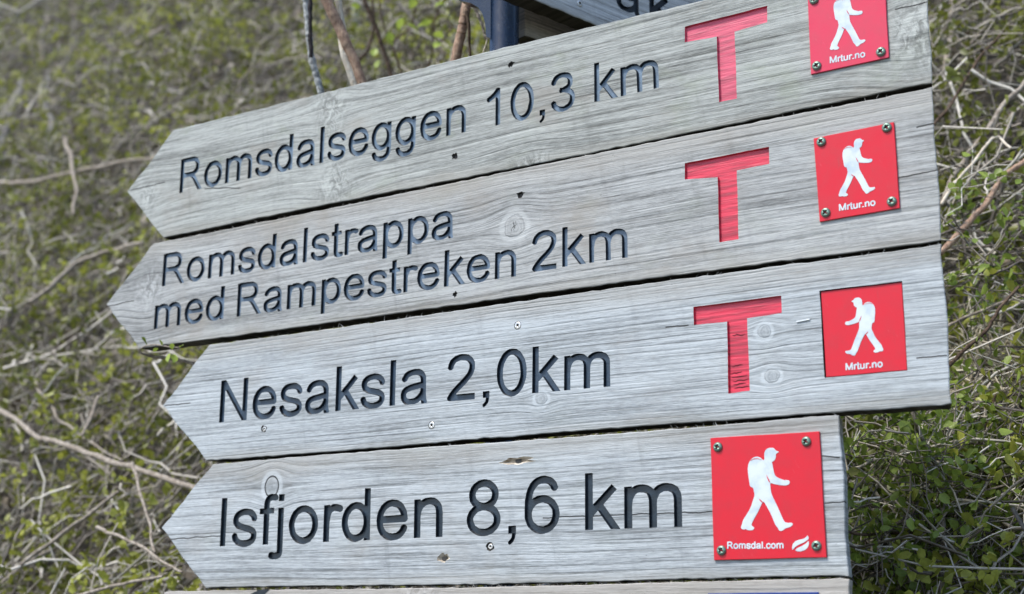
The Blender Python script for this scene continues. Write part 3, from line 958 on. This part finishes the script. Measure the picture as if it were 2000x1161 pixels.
# upper sign turned across the row; its lower edge runs right and away
dirA = ray(4224, 1157); dirA[2] = 0; dirA /= np.linalg.norm(dirA)
nA = np.array([dirA[1], -dirA[0], 0])           # front faces right, towards the camera
pA = at_depth(1042, 0, 1.66)
WA = dict(light=(0.50, 0.52, 0.53), dark=(0.19, 0.195, 0.20), freq=95, line_amt=0.5, algae=0.05, weather=0.25)
def cross_board(label, p, back, front, h, mat, letters=None):
    """plank hanging across the row: p = a point of its lower front edge"""
    rot = Matrix((dirA, -nA, (0, 0, 1))).transposed().to_4x4()
    e = bpy.data.objects.new('upper_sign_board', None); COL.objects.link(e)
    e.matrix_world = Matrix.Translation(Vector(p)) @ rot
    tag(e, label, 'sign board')
    poly = [np.array(q) for q in ((-back, 0.0), (front, 0.0), (front+h*0.45, h/2), (front, h), (-back, h))]
    holes = []
    if letters:
        for word, a, b, cap in letters:
            for ch, lo, ins in layout(word, a, b, cap, track=170.0):
                holes += lo
                link('letter', groove(lo, ins, 0.0032, LETTER), e)
    plank('plank', poly, holes, mat, e)
    return e
inv = np.array([dirA, nA])
def on_cross(px, py):
    d = ray(px, py); t = ((pA-CAM) @ nA)/(d @ nA)
    q = CAM+d*t-pA
    return np.array([q @ dirA, q[2]])
matA = wood('weathered_wood_pale', 91.0, knots=[], cracks=[], top=None, bot=0.0, **WA)
b0 = on_cross(1204, 14); b1 = on_cross(1310, 57)
upper = cross_board('pale wooden sign turned crosswise above the top board, seen from below', pA, 0.07, 0.52, 0.145, matA, [('ak', b0, b1, 0.052)])
hs = [on_cross(1132, 7)]
for q in hs:
    s = link('screw', FLAT_ME, upper, (q[0], -0.0003, q[1]))
pB = at_depth(1012, 47, 1.72)
matB = wood('weathered_wood_dark', 57.0, (0.30, 0.27, 0.22), (0.12, 0.105, 0.09), algae=0.2)
rotB = pB
lower = cross_board('dark wooden board end tucked beside the pole under the crosswise sign', pB+nA*0.012-np.array([0, 0, 0.019]), 0.0, 0.45, 0.12, matB)

# ------------------------------------------------------------------ ground and bank
def ground_mat(name, c1, c2, c3, sc):
    m, nt, b = new_mat(name)
    t = nt.nodes.new('ShaderNodeTexCoord')
    n1 = noise(nt, t.outputs['Object'], sc, 6, 0.65); n2 = noise(nt, t.outputs['Object'], sc*0.23, 4, 0.6); n3 = noise(nt, t.outputs['Object'], sc*6, 4, 0.6)
    c = mix(nt, n1.ramp(0.35, 0.65), c1, c2)
    c = mix(nt, n2.ramp(0.5, 0.66), c, c3)
    nt.links.new(c, b.inputs['Base Color'])
    b.inputs['Roughness'].default_value = 0.9
    bump(nt, b, n1+n3*0.5, 0.02)
    return m
SOIL = ground_mat('bank_soil', (0.012, 0.010, 0.007), (0.040, 0.034, 0.022), (0.035, 0.042, 0.016), 22)
GRAVEL = ground_mat('gravel_path', (0.10, 0.095, 0.085), (0.16, 0.155, 0.14), (0.07, 0.09, 0.04), 40)
L_ = 600
me = raw_mesh('ground', [(-L_, -L_, 0), (L_, -L_, 0), (L_, L_, 0), (-L_, L_, 0)], [(0, 1, 2, 3)], [GRAVEL])
tag(link('ground', me), kind='structure')
def bank_y(z):
    if z < 1.25: return 0.28+0.1325*(z/1.25)
    return BY+BK*(z-BZ)
nx, prof = 150, [0.0, 0.4, 0.8, 1.1]+list(np.linspace(1.25, 7.5, 60))+[9, 12, 16]
xs = np.linspace(-16, 9, nx)
V = []
for z in prof:
    for x in xs:
        b_ = 0.10*math.sin(x*1.7+z*2.1)+0.06*math.sin(x*4.3-z*3.3)+0.035*math.sin(x*9.1+z*7.7)
        V.append((x, bank_y(z)+(b_+0.12)*(1 if z > 1 else z), z+0.3*b_*(1 if 0 < z < 9 else 0)))
Fc = np.array([(j*nx+i, j*nx+i+1, (j+1)*nx+i+1, (j+1)*nx+i) for j in range(len(prof)-1) for i in range(nx-1)])
tag(link('hillside', fast_mesh('hillside', np.array(V), Fc, [SOIL], smooth=True)), kind='structure')

# ------------------------------------------------------------------ thicket
NB = np.array([0.0, -1.0, BK]); NB /= np.linalg.norm(NB)
UB = np.array([0.0, BK, 1.0]); UB /= np.linalg.norm(UB)
XB = np.array([1.0, 0, 0])
_cw = [(rng.uniform(2, 26), rng.uniform(2, 26), rng.uniform(0, 6.3), rng.uniform(0, 6.3)) for _ in range(16)]
def clump(x, z):
    v = sum(np.sin(a*x+c+1.3*np.sin(b*z*0.7+d))*np.sin(b*z+d+1.1*np.sin(a*x*0.6+c)) for a, b, c, d in _cw)/4.0
    return np.clip(0.5+1.1*v, 0, 1)
def bank_points(n, x0, x1, z0, z1, hmin, hmax, power=1.0):
    """points over the bank, thinner with distance from where people stand"""
    res, got = [], 0
    while got < n:
        m = n*3
        x = rng.uniform(x0, x1, m); z = rng.uniform(z0, z1, m)
        h = hmin+(hmax-hmin)*rng.uniform(0, 1, m)**power
        p = np.stack([x, BY+BK*(z-BZ), z], 1)+NB*h[:, None]
        v = p-CAM
        d = np.linalg.norm(v, axis=1)
        f = v @ F
        a, b_ = (v @ R)/f, (v @ U)/f
        near = (f > 0) & (np.abs(a) < 0.47) & (np.abs(b_) < 0.31)
        cl = clump(p[:, 0], p[:, 2])
        keep = rng.uniform(0, 1, m) < np.minimum(1, (2.2/d)**1.5)*np.where(near, 1.0, 0.14)*(0.22+0.78*cl)
        p = p[keep]; res.append(p); got += len(p)
    return np.vstack(res)[:n]

def twigs(base, length, radius, tint, npt=6, sides=3, bend=0.5, flat=0.35):
    n = len(base)
    ang = rng.uniform(0, 2*math.pi, n)
    d = np.cos(ang)[:, None]*XB+np.sin(ang)[:, None]*UB+rng.normal(0, flat, n)[:, None]*NB
    d /= np.linalg.norm(d, axis=1)[:, None]
    a = np.cross(d, rng.normal(0, 1, (n, 3))); a /= np.linalg.norm(a, axis=1)[:, None]
    b = np.cross(d, a)
    t = np.linspace(-0.5, 0.5, npt)
    curve = rng.normal(0, bend, n)*0.5
    wob = rng.normal(0, 0.035, (n, npt, 2))
    P = base[:, None, :]+length[:, None, None]*(t[None, :, None]*d[:, None, :]+((t**2)[None, :]*curve[:, None]+wob[:, :, 0])[:, :, None]*a[:, None, :]+wob[:, :, 1][:, :, None]*b[:, None, :])
    taper = np.linspace(1.15, 0.6, npt)
    ph = np.arange(sides)*2*math.pi/sides
    ring = np.cos(ph)[None, None, :, None]*a[:, None, None, :]+np.sin(ph)[None, None, :, None]*b[:, None, None, :]
    V = P[:, :, None, :]+ring*(radius[:, None]*taper[None, :])[:, :, None, None]
    idx = np.arange(n*npt*sides).reshape(n, npt, sides)
    f = np.stack([idx[:, :-1, :], np.roll(idx, -1, 2)[:, :-1, :], np.roll(idx, -1, 2)[:, 1:, :], idx[:, 1:, :]], -1).reshape(-1, 4)
    return V.reshape(-1, 3), f, np.repeat(tint, npt*sides), P, d

def leaves(pos, size, tint, outward, spread=0.9):
    """folded obovate leaves: 7 vertices, 4 quads worth of faces as quads"""
    n = len(pos)
    d = outward+rng.normal(0, spread, (n, 3)); d /= np.linalg.norm(d, axis=1)[:, None]
    s = np.cross(d, rng.normal(0, 1, (n, 3))); s /= np.linalg.norm(s, axis=1)[:, None]
    u = np.cross(s, d)
    wd = rng.uniform(0.26, 0.40, n)
    shape = [(0, 0, 0), (0.42, -0.82, 0.30), (0.45, 0, 0.0), (0.42, 0.82, 0.30), (0.80, -0.86, 0.26), (0.80, 0, -0.03), (0.80, 0.86, 0.26), (1.02, 0, -0.10)]
    V = np.stack([pos+size[:, None]*(a*d+(b*wd)[:, None]*s+(c*wd)[:, None]*u) for a, b, c in shape], 1)
    idx = np.arange(n*8).reshape(n, 8)
    q = np.concatenate([idx[:, [0, 1, 2, 2]][:, :3], idx[:, [0, 2, 3]], idx[:, [1, 4, 5]], idx[:, [1, 5, 2]], idx[:, [2, 5, 6]], idx[:, [2, 6, 3]], idx[:, [4, 7, 5]], idx[:, [5, 7, 6]]], 1).reshape(-1, 3)
    return V.reshape(-1, 3), q, np.repeat(tint, 8)

def build_thicket():
    NT = 35000
    base = bank_points(NT, -6.0, 2.2, 1.15, 5.6, -0.05, 0.40)
    depth_h = ((base-np.array([0, BY, BZ])) @ NB)
    ln = rng.gamma(2.6, 0.052, NT).clip(0.05, 0.5)
    rd = (0.0006+0.0008*rng.gamma(1.6, 0.7, NT)).clip(0.0006, 0.0038)
    tn = rng.beta(0.9, 1.25, NT)
    V1, F1, T1, P1, D1 = twigs(base, ln, rd, tn)
    sp = np.linalg.norm(base-CAM, axis=1)
    tq = np.concatenate([F1[:, [0, 1, 2]], F1[:, [0, 2, 3]]])
    # leaf rosettes sit on the nodes of the outer twigs
    own = np.where((rng.uniform(0, 1, NT) < 0.85) & (depth_h > 0.08))[0]
    nodes = []
    for k in range(3):
        sel = own[rng.uniform(0, 1, len(own)) < 0.62]
        nodes.append(P1[sel, rng.integers(0, 6, len(sel))])
    nodes = np.vstack(nodes)
    cnt = rng.integers(2, 6, len(nodes))
    pos = np.repeat(nodes, cnt, 0)+rng.normal(0, 0.0045, (cnt.sum(), 3))
    tnt = np.repeat(0.25*rng.beta(2, 2, len(nodes))+0.55*clump(nodes[:, 0]*0.6+3, nodes[:, 2]*0.6), cnt)+rng.uniform(0, 0.25, cnt.sum())
    V2, F2, T2 = leaves(pos, rng.uniform(0.009, 0.020, len(pos)), tnt, NB*0.7)
    # dead leaves and bits caught low down
    nd = 9000
    pd = bank_points(nd, -6.0, 2.2, 1.1, 5.6, -0.03, 0.26)
    V3, F3, T3 = leaves(pd, rng.uniform(0.012, 0.045, nd), rng.beta(1.5, 1.8, nd), NB*0.4)
    V = np.vstack([V1, V2, V3]); T = np.concatenate([T1, T2, T3])
    Fa = np.vstack([tq, F2+len(V1), F3+len(V1)+len(V2)])
    mi = np.concatenate([np.zeros(len(tq)), np.ones(len(F2)), np.full(len(F3), 2)])
    o = link('thicket', fast_mesh('thicket', V, Fa, [TWIG, LEAF, LITTER], mi, T))
    # older, longer stems through the mass
    ns = 240
    pb = bank_points(ns, -6.0, 2.2, 1.15, 5.6, 0.08, 0.36)
    Vs, Fs, Ts, _, _ = twigs(pb, rng.uniform(0.25, 0.8, ns), rng.uniform(0.0012, 0.0032, ns), rng.beta(1.6, 0.9, ns), npt=9, sides=5, bend=0.22, flat=0.2)
    so = link('bare_stems', fast_mesh('bare_stems', Vs, Fs, [TWIG], None, Ts, True))
    tag(so, 'longer bare grey and tan stems running through the leafy thicket', 'stems', kind='stuff')
    tag(o, 'tangled twiggy thicket with small green leaves covering the bank', 'thicket', kind='stuff')
build_thicket()

# ------------------------------------------------------------------ single branches that stand out of the thicket
def branch(pxs, off, rpx, mat, label, name='branch', depth=None, cat='branch', seed=0, extra=None):
    """pxs: photo pixels along the stem; off: distance in front of the bank; rpx: radius in photo pixels at both ends"""
    pts, rads = [], []
    n = len(pxs)
    for i, (a, b) in enumerate(pxs):
        t = depth if depth else bank_depth(a, b, off+(0.07 if a < 1000 else 0.17))
        pts.append(at_depth(a, b, t)); rads.append((0.85 if mat is TAN else 1.0)*(rpx[0]+(rpx[1]-rpx[0])*i/(n-1))*t/FPX)
    rj = random.Random(seed+500)
    P_, R_ = [pts[0]], [rads[0]]
    for i in range(n-1):            # small bends at the buds
        L = np.linalg.norm(pts[i+1]-pts[i])
        for q in (0.33, 0.67):
            P_.append(pts[i]+(pts[i+1]-pts[i])*q+np.array([rj.gauss(0, .013), rj.gauss(0, .013), rj.gauss(0, .013)])*L)
            R_.append(rads[i]+(rads[i+1]-rads[i])*q)
        P_.append(pts[i+1]); R_.append(rads[i+1])
    o = link(name, tube_mesh(name, P_, R_, [mat], seed=seed, rough=0.05 if rpx[0] > 8 else 0.14))
    tag(o, label, cat)
    return o, pts
BR = [
 ([(-60,352),(0,357),(70,355),(140,338),(230,318),(340,300)], .33, (5.5,4), TAN, 'pale thin branch running level at the left edge, beside tip of top board'),
 ([(128,270),(140,320),(150,372),(143,420)], .35, (4.5,3.5), TAN, 'short upright pale twig crossing the level pale branch at left'),
 ([(-50,770),(10,808),(75,856),(110,863),(170,886),(230,907),(300,927),(380,953),(440,975)], .36, (6,7), TAN, 'thickest pale branch slanting down to tip of the Isfjorden board'),
 ([(60,590),(98,562),(147,516),(206,492),(280,475)], .34, (6,4.5), TAN, 'pale broken stick slanting up left of the Romsdalstrappa board'),
 ([(40,1105),(70,1080),(168,1010),(232,960)], .37, (5,4), TAN, 'tan twig rising to the right at lower left, below thickest pale branch'),
 ([(190,1030),(210,1041),(273,1066),(329,1104),(356,1118)], .40, (4.5,3), TAN, 'tan twig slanting down right towards lower tip of Isfjorden board'),
 ([(258,905),(268,936),(287,1006),(303,1080)], .38, (4,3), TAN, 'thin upright tan twig left of the tip of Isfjorden board'),
 ([(192,775),(178,815),(160,852)], .36, (4,3.5), TAN, 'short pale twig above the thickest pale branch at left'),
 ([(150,1165),(203,1150),(260,1136),(318,1126)], .40, (4.5,3.5), TAN, 'pale twig near level at bottom left corner of the lowest board'),
 ([(70,745),(110,815),(150,845),(200,880),(240,900)], .30, (3.5,2.5), TAN, 'fine tan twig forking above the thickest pale branch'),
 ([(1842,400),(1862,345),(1909,280),(1950,220),(2010,150)], .22, (7,5.5), TAN, 'straight grey-tan cane slanting up at right edge beside Romsdalstrappa board'),
 ([(1838,400),(1860,362),(1895,325),(1920,292),(1938,271),(1952,268),(1975,290)], .28, (3.5,2.5), PEEL, 'arching white bare stem at right edge beside Romsdalstrappa board'),
 ([(1835,495),(1865,465),(1895,432),(1925,400),(1958,346),(2020,300)], .26, (6.5,5.5), BROWN, 'thick brown cane slanting up at right of the Nesaksla board'),
 ([(1848,718),(1895,674),(1930,642),(1951,604),(1990,560)], .26, (4.5,3), DKTWIG, 'dark twig slanting up at right beside lower end of Nesaksla board'),
 ([(1845,640),(1880,622),(1951,593),(2010,575)], .22, (4,3), TAN, 'grey level twig at right above the dark twig beside Nesaksla board'),
 ([(1815,250),(1850,215),(1890,150),(1915,110),(1960,60)], .22, (3.5,2.5), DKTWIG, 'thin black twig slanting up at right of the top board'),
 ([(1838,170),(1850,110),(1858,40),(1862,-20)], .10, (7,6), TAN, 'blurred pale stem standing upright at upper right beside top board'),
]
for i, (p, off, r, m, lab) in enumerate(BR):
    branch(p, off, r, m, lab, seed=i)
# stems rising right behind the top board
branch([(594,-40),(597,0),(603,60),(607,105),(616,140),(628,185),(640,230)], 0, (7,6.5), GREY, 'slim grey lichen covered stem rising behind the left part of top board', 'stem', 1.95, 'stem', 31)
branch([(604,-40),(606,0),(606,60),(607,112)], 0, (4.5,4.5), BLACK, 'thin black stem hugging the grey lichen covered stem', 'stem', 1.93, 'stem', 32)
c_, pts = branch([(615,-50),(637,0),(672,75),(700,145),(722,210)], 0, (11,10.5), BROWN, 'brown broken cane with peeled pale wood behind the top board', 'cane', 1.86, 'stem', 33)
pe = link('peeled_strip', tube_mesh('peeled_strip', [at_depth(662,70,1.865), at_depth(672,110,1.86), at_depth(688,150,1.86), at_depth(704,200,1.86)], [0.002, 0.0042, 0.0055, 0.005], [PEEL], seed=41), c_)
pe = link('peeled_strip', tube_mesh('peeled_strip', [at_depth(650,-45,1.87), at_depth(660,0,1.87), at_depth(668,38,1.868), at_depth(678,72,1.866)], [0.005, 0.0045, 0.0035, 0.0012], [PEEL], seed=42), c_)
c2, pts = branch([(918,-40),(912,0),(904,50),(893,100),(882,150)], 0, (9,10), BROWN, 'reddish brown cane rising just left of the steel pole', 'cane', 1.80, 'stem', 34)
link('side_shoot', tube_mesh('side_shoot', [at_depth(911,18,1.79), at_depth(916,55,1.79), at_depth(917,90,1.79), at_depth(920,125,1.79)], [0.0022, 0.0022, 0.0016, 0.0018], [DKTWIG], seed=43), c2)
branch([(700,-60),(697,0),(694,60),(690,130),(684,200)], 0, (9,9), GREY, 'blurred blue grey stem far behind the brown broken cane', 'stem', 4.2, 'stem', 35)
branch([(700,-30),(722,25),(737,62),(748,95),(765,150),(775,190)], 0, (4.5,4.5), DKTWIG, 'dark twig slanting down between the two brown canes', 'branch', 2.6, 'branch', 36)
branch([(700,120),(718,100),(728,70),(731,40),(727,0)], 0, (3,2.5), DKTWIG, 'fine dark twig bent upwards between the two brown canes', 'branch', 2.7, 'branch', 37)
branch([(775,5),(800,30),(830,70),(868,105),(900,140)], 0, (5,5), TAN, 'pale blurred branch slanting down to the cane by the pole', 'branch', 3.4, 'branch', 38)
branch([(925,10),(940,45),(948,72),(950,78)], 0, (4,3), TAN, 'short tan twig between cane and steel pole', 'branch', 1.84, 'branch', 39)
branch([(944,68),(952,74),(949,88),(943,105),(938,120)], 0, (1.6,1.3), PEEL, 'tiny white broken twig beside the steel pole', 'branch', 1.78, 'branch', 40)
branch([(-5,330),(10,260),(30,200),(48,150)], .12, (9,6), DIM, 'blurred grey stem upright at the upper left edge', 'stem', None, 'stem', 45)
branch([(92,330),(98,260),(88,200),(96,140)], .10, (6,4), DIM, 'blurred grey stem second from the upper left edge', 'stem', None, 'stem', 46)
branch([(265,90),(290,72),(320,55)], .3, (6,5), TAN, 'short blurred pale stick at upper left above the boards', 'branch', None, 'branch', 47)

LEAFSPOTS = [(761, 87), (766, 92), (866, 77), (862, 84), (845, 42), (838, 47), (868, 5), (872, 12), (705, 15), (742, 118), (815, 60), (800, 18), (780, 60), (735, 95)]
# twig with opening leaves lying over the lower corner of the second board
LEAFY = tint_mat('young_leaves', [(0.0, (0.10, 0.145, 0.024)), (0.5, (0.215, 0.295, 0.045)), (1.0, (0.40, 0.50, 0.09))], 0.5, 0.42, 500)
def leaf_mesh(name, tint):
    V, Fc, _ = [], [], 0
    rows = [(0.0, 0.0, 0.0), (0.18, 0.16, 0.02), (0.42, 0.33, 0.0), (0.68, 0.36, -0.03), (0.88, 0.22, -0.09), (1.0, 0.0, -0.15)]
    for a, wd, dz in rows:
        for s in (-1, 0, 1): V.append((s*wd, a, dz+(0.10*abs(s) if wd else 0)))
    for i in range(5):
        for s in (0, 1): Fc.append((i*3+s, i*3+s+1, (i+1)*3+s+1, (i+1)*3+s))
    me = raw_mesh(name, V, Fc, [LEAFY], smooth=True)
    at = me.attributes.new('tint', 'FLOAT', 'POINT'); at.data.foreach_set('value', [tint]*len(V))
    return me
LEAF_ME = [leaf_mesh('leaf', t) for t in (0.05, 0.25, 0.4, 0.6, 0.8, 1.0)]
def put_leaf(parent, p, d, size, k=None):
    o = link('leaf', LEAF_ME[k if k is not None else random.randrange(6)], parent)
    d = Vector(d).normalized()
    q = d.to_track_quat('Y', 'Z')
    q = q @ Matrix.Rotation(random.uniform(-0.9, 0.9), 3, 'Y').to_quaternion()
    o.matrix_local = Matrix.Translation(Vector(p)) @ q.to_matrix().to_4x4() @ Matrix.Diagonal((size, size, size, 1))
    return o
e = bpy.data.objects.new('leafy_twig', None); COL.objects.link(e)
tp = [on_plane(a, b, y) for a, b, y in ((378,711,0.05),(345,702,0.04),(300,697,0.02),(276,690,0.0),(273,683,-0.006),(285,676,-0.008),(305,674,-0.008),(330,678,-0.006),(350,679,-0.004))]
e.location = tp[0]
tag(e, 'young twig with tiny leaves curling over lower corner of the Romsdalstrappa board', 'twig')
o = link('stem', tube_mesh('stem', [p-tp[0] for p in tp], [0.0022, 0.002, 0.0018, 0.0012, 0.0009, 0.0009, 0.0009, 0.0008, 0.0007], [TAN], seed=51), e)
for a, b, dx, dz, s, k in ((287,676,-.4,1,.010,0),(285,668,-.5,.8,.008,1),(315,677,.3,.6,.011,4),(333,690,.1,-1,.013,5),(340,692,.6,-1,.014,5),(337,684,.2,1,.009,4),(352,679,.9,.2,.010,2),(310,681,-.8,-.4,.008,3)):
    p = on_plane(a, b, -0.006)-tp[0]
    put_leaf(e, p, (dx, -0.5, dz), s, k)

lt = bpy.data.objects.new('leafy_twig', None); COL.objects.link(lt)
t0_ = at_depth(830, 120, 2.75); lt.location = t0_
tag(lt, 'blurred thin twigs with bright yellow green leaves between brown cane and pole', 'twig')
for q, pth in enumerate(([(830,150),(845,100),(848,45),(870,-10)], [(790,160),(768,95),(750,50),(740,0)], [(846,90),(866,78),(885,50)], [(762,85),(800,55),(812,15)])):
    link('stem', tube_mesh('stem', [at_depth(a, b, 2.75+0.03*q)-t0_ for a, b in pth], [0.0024-0.0003*i for i in range(len(pth))], [DKTWIG], seed=70+q, sides=6), lt)
for a, b in LEAFSPOTS:
    put_leaf(lt, at_depth(a, b, 2.75)-t0_, (random.gauss(0, .6), -0.4, random.gauss(.3, .6)), random.uniform(.018, .026), 5)

# ------------------------------------------------------------------ the shrub in focus at the lower right
sh = bpy.data.objects.new('leafy_shrub', None); COL.objects.link(sh)
base = np.array([0.42, 0.45, 1.05])
sh.location = base
tag(sh, 'small leaved green shrub with thorny grey twigs right of the lower boards', 'shrub')
rs = random.Random(5)
main = [
 ([(1750,760),(1758,803),(1783,876),(1804,925),(1825,999),(1835,1080),(1850,1200)], (5.0,6.0), DKTWIG),
 ([(1775,770),(1783,806),(1800,855),(1825,904),(1839,971),(1842,1070),(1840,1200)], (4.0,5.0), TAN),
 ([(1715,1020),(1742,1055),(1760,1090),(1795,1180)], (4.0,5.0), TAN),
 ([(1660,1040),(1690,1045),(1730,1042),(1800,1040),(1850,1035),(1900,1030)], (3.2,2.4), DKTWIG),
 ([(1655,1100),(1690,1120),(1708,1161),(1720,1200)], (5.0,5.5), TAN),
 ([(1735,1000),(1755,1025),(1772,1065),(1795,1110),(1812,1150),(1830,1210)], (3.2,4.0), TAN),
 ([(1840,1110),(1880,1125),(1910,1105),(1925,1075),(1960,1100),(2010,1130)], (5,4), TAN),
 ([(1855,810),(1900,828),(1950,850),(2010,880)], (2.8,2.2), DKTWIG),
 ([(1860,975),(1910,980),(1960,985),(2010,1000)], (3.0,2.4), PEEL),
 ([(1700,945),(1760,943),(1800,944),(1850,930)], (2.4,1.8), TAN),
 ([(1850,1010),(1880,1015),(1940,1020),(2010,1022)], (2.6,2.2), DKTWIG),
 ([(1870,900),(1920,912),(1960,925),(2010,938)], (3.0,2.2), DKTWIG),
 ([(1900,1090),(1940,1060),(1970,1010),(1995,960)], (2.6,1.6), DKTWIG),
 ([(1945,770),(1925,830),(1905,880),(1880,920),(1855,960)], (2.0,2.6), DKTWIG),
 ([(1690,880),(1700,930),(1720,990),(1745,1050)], (2.2,3.0), TAN),
 ([(1870,1160),(1920,1120),(1980,1090),(2010,1080)], (3.0,2.5), TAN),
]
nodes = []
for i, (p, r, m) in enumerate(main):
    t0 = rs.uniform(1.58, 1.74)
    pts = [at_depth(a, b, t0+rs.uniform(-.02, .02))-base for a, b in p]
    n = len(pts)
    link('branch', tube_mesh('branch', pts, [(r[0]+(r[1]-r[0])*k/(n-1))*t0/FPX for k in range(n)], [m], seed=60+i, sides=7, rough=0.16), sh)
    for k in range(n-1):
        for q in range(3): nodes.append((pts[k]+(pts[k+1]-pts[k])*rs.random(), pts[k+1]-pts[k]))
# fine side twigs as one part, leaves on them
fine_V, fine_F, tips = [], [], []
bp, ln = [], []
for p, d in nodes:
    for q in range(3): bp.append(p+np.array([rs.gauss(0, .03), rs.gauss(0, .02), rs.gauss(0, .03)])); ln.append(rs.uniform(.04, .13))
for q in range(330):   # filling out the bush
    a, b = rs.uniform(1650, 2080), rs.uniform(800, 1260)
    bp.append(at_depth(a, b, rs.uniform(1.56, 1.85))-base); ln.append(rs.uniform(.05, .16))
for q in range(120):
    a, b = rs.uniform(1870, 2080), rs.uniform(330, 800)
    bp.append(at_depth(a, b, rs.uniform(1.75, 2.0))-base); ln.append(rs.uniform(.05, .16))
bp, ln = np.array(bp), np.array(ln)
Vt, Ft, Tt, Pt, Dt = twigs(bp, ln, rng.uniform(0.0005, 0.0012, len(bp)), rng.beta(0.9, 1.0, len(bp)), npt=6, sides=4, bend=0.7, flat=0.5)
o = link('fine_twigs', fast_mesh('fine_twigs', Vt, Ft, [TWIG], None, Tt, True), sh)
o['kind'] = 'stuff'
cand = []
for i in range(len(bp)):
    for k in range(6):
        if rs.random() < 0.5: cand.append((Pt[i, k], Dt[i]))
rs.shuffle(cand)
def px_of(p):
    v = p+base-CAM
    z = v @ F
    return 1000+FPX*(v @ R)/z, 580.5-FPX*(v @ U)/z
count, rest_p = 0, []
for p, d in cand:
    for q in range(rs.choice((1, 2, 2, 3))):
        dd = np.array([rs.gauss(0, .8), rs.gauss(-0.6, .5), rs.gauss(0.15, .6)])
        a, b = px_of(p)
        if count < 300 and 1660 < a < 1995 and 800 < b < 1155:
            put_leaf(sh, p, dd, rs.uniform(0.010, 0.018)); count += 1
        else: rest_p.append(p)
rest_p = np.array(rest_p)
Vl, Fl, Tl = leaves(rest_p+rng.normal(0, .003, rest_p.shape), rng.uniform(0.008, 0.016, len(rest_p)), rng.beta(2, 2, len(rest_p)), np.array([0, -0.6, 0.4]), 0.8)
o = link('small_leaves', fast_mesh('small_leaves', Vl, Fl, [LEAFY], None, Tl), sh)
o['kind'] = 'stuff'

# pale dry grass showing through behind the shrub
def dry_grass(label, spots, n, off):
    bases = []
    for a, b, ra, rb in spots:
        for q in range(n):
            x_, y_ = rs.gauss(a, ra), rs.gauss(b, rb)
            bases.append(at_depth(x_, y_, bank_depth(x_, y_, off+rs.uniform(-.04, .04))))
    bases = np.array(bases); m = len(bases)
    V, Fg, T, _, _ = twigs(bases, rng.uniform(0.08, 0.24, m), rng.uniform(0.0008, 0.0018, m), rng.beta(3, 1.5, m), npt=6, sides=3, bend=0.9, flat=0.5)
    o = link('dry_grass', fast_mesh('dry_grass', V, Fg, [STRAW], None, T))
    tag(o, label, 'dry grass', kind='stuff')
STRAW = tint_mat('straw', [(0.0, (0.22, 0.17, 0.09)), (0.5, (0.50, 0.44, 0.30)), (1.0, (0.78, 0.73, 0.60))], 0.6, 0.2, 60)
dry_grass('pale dry grass showing through the thicket at the right edge', [(1945, 1045, 45, 32)], 260, 0.22)
dry_grass('straw coloured grass patch right of the lower corner of the Nesaksla board', [(1955, 715, 45, 26)], 200, 0.27)
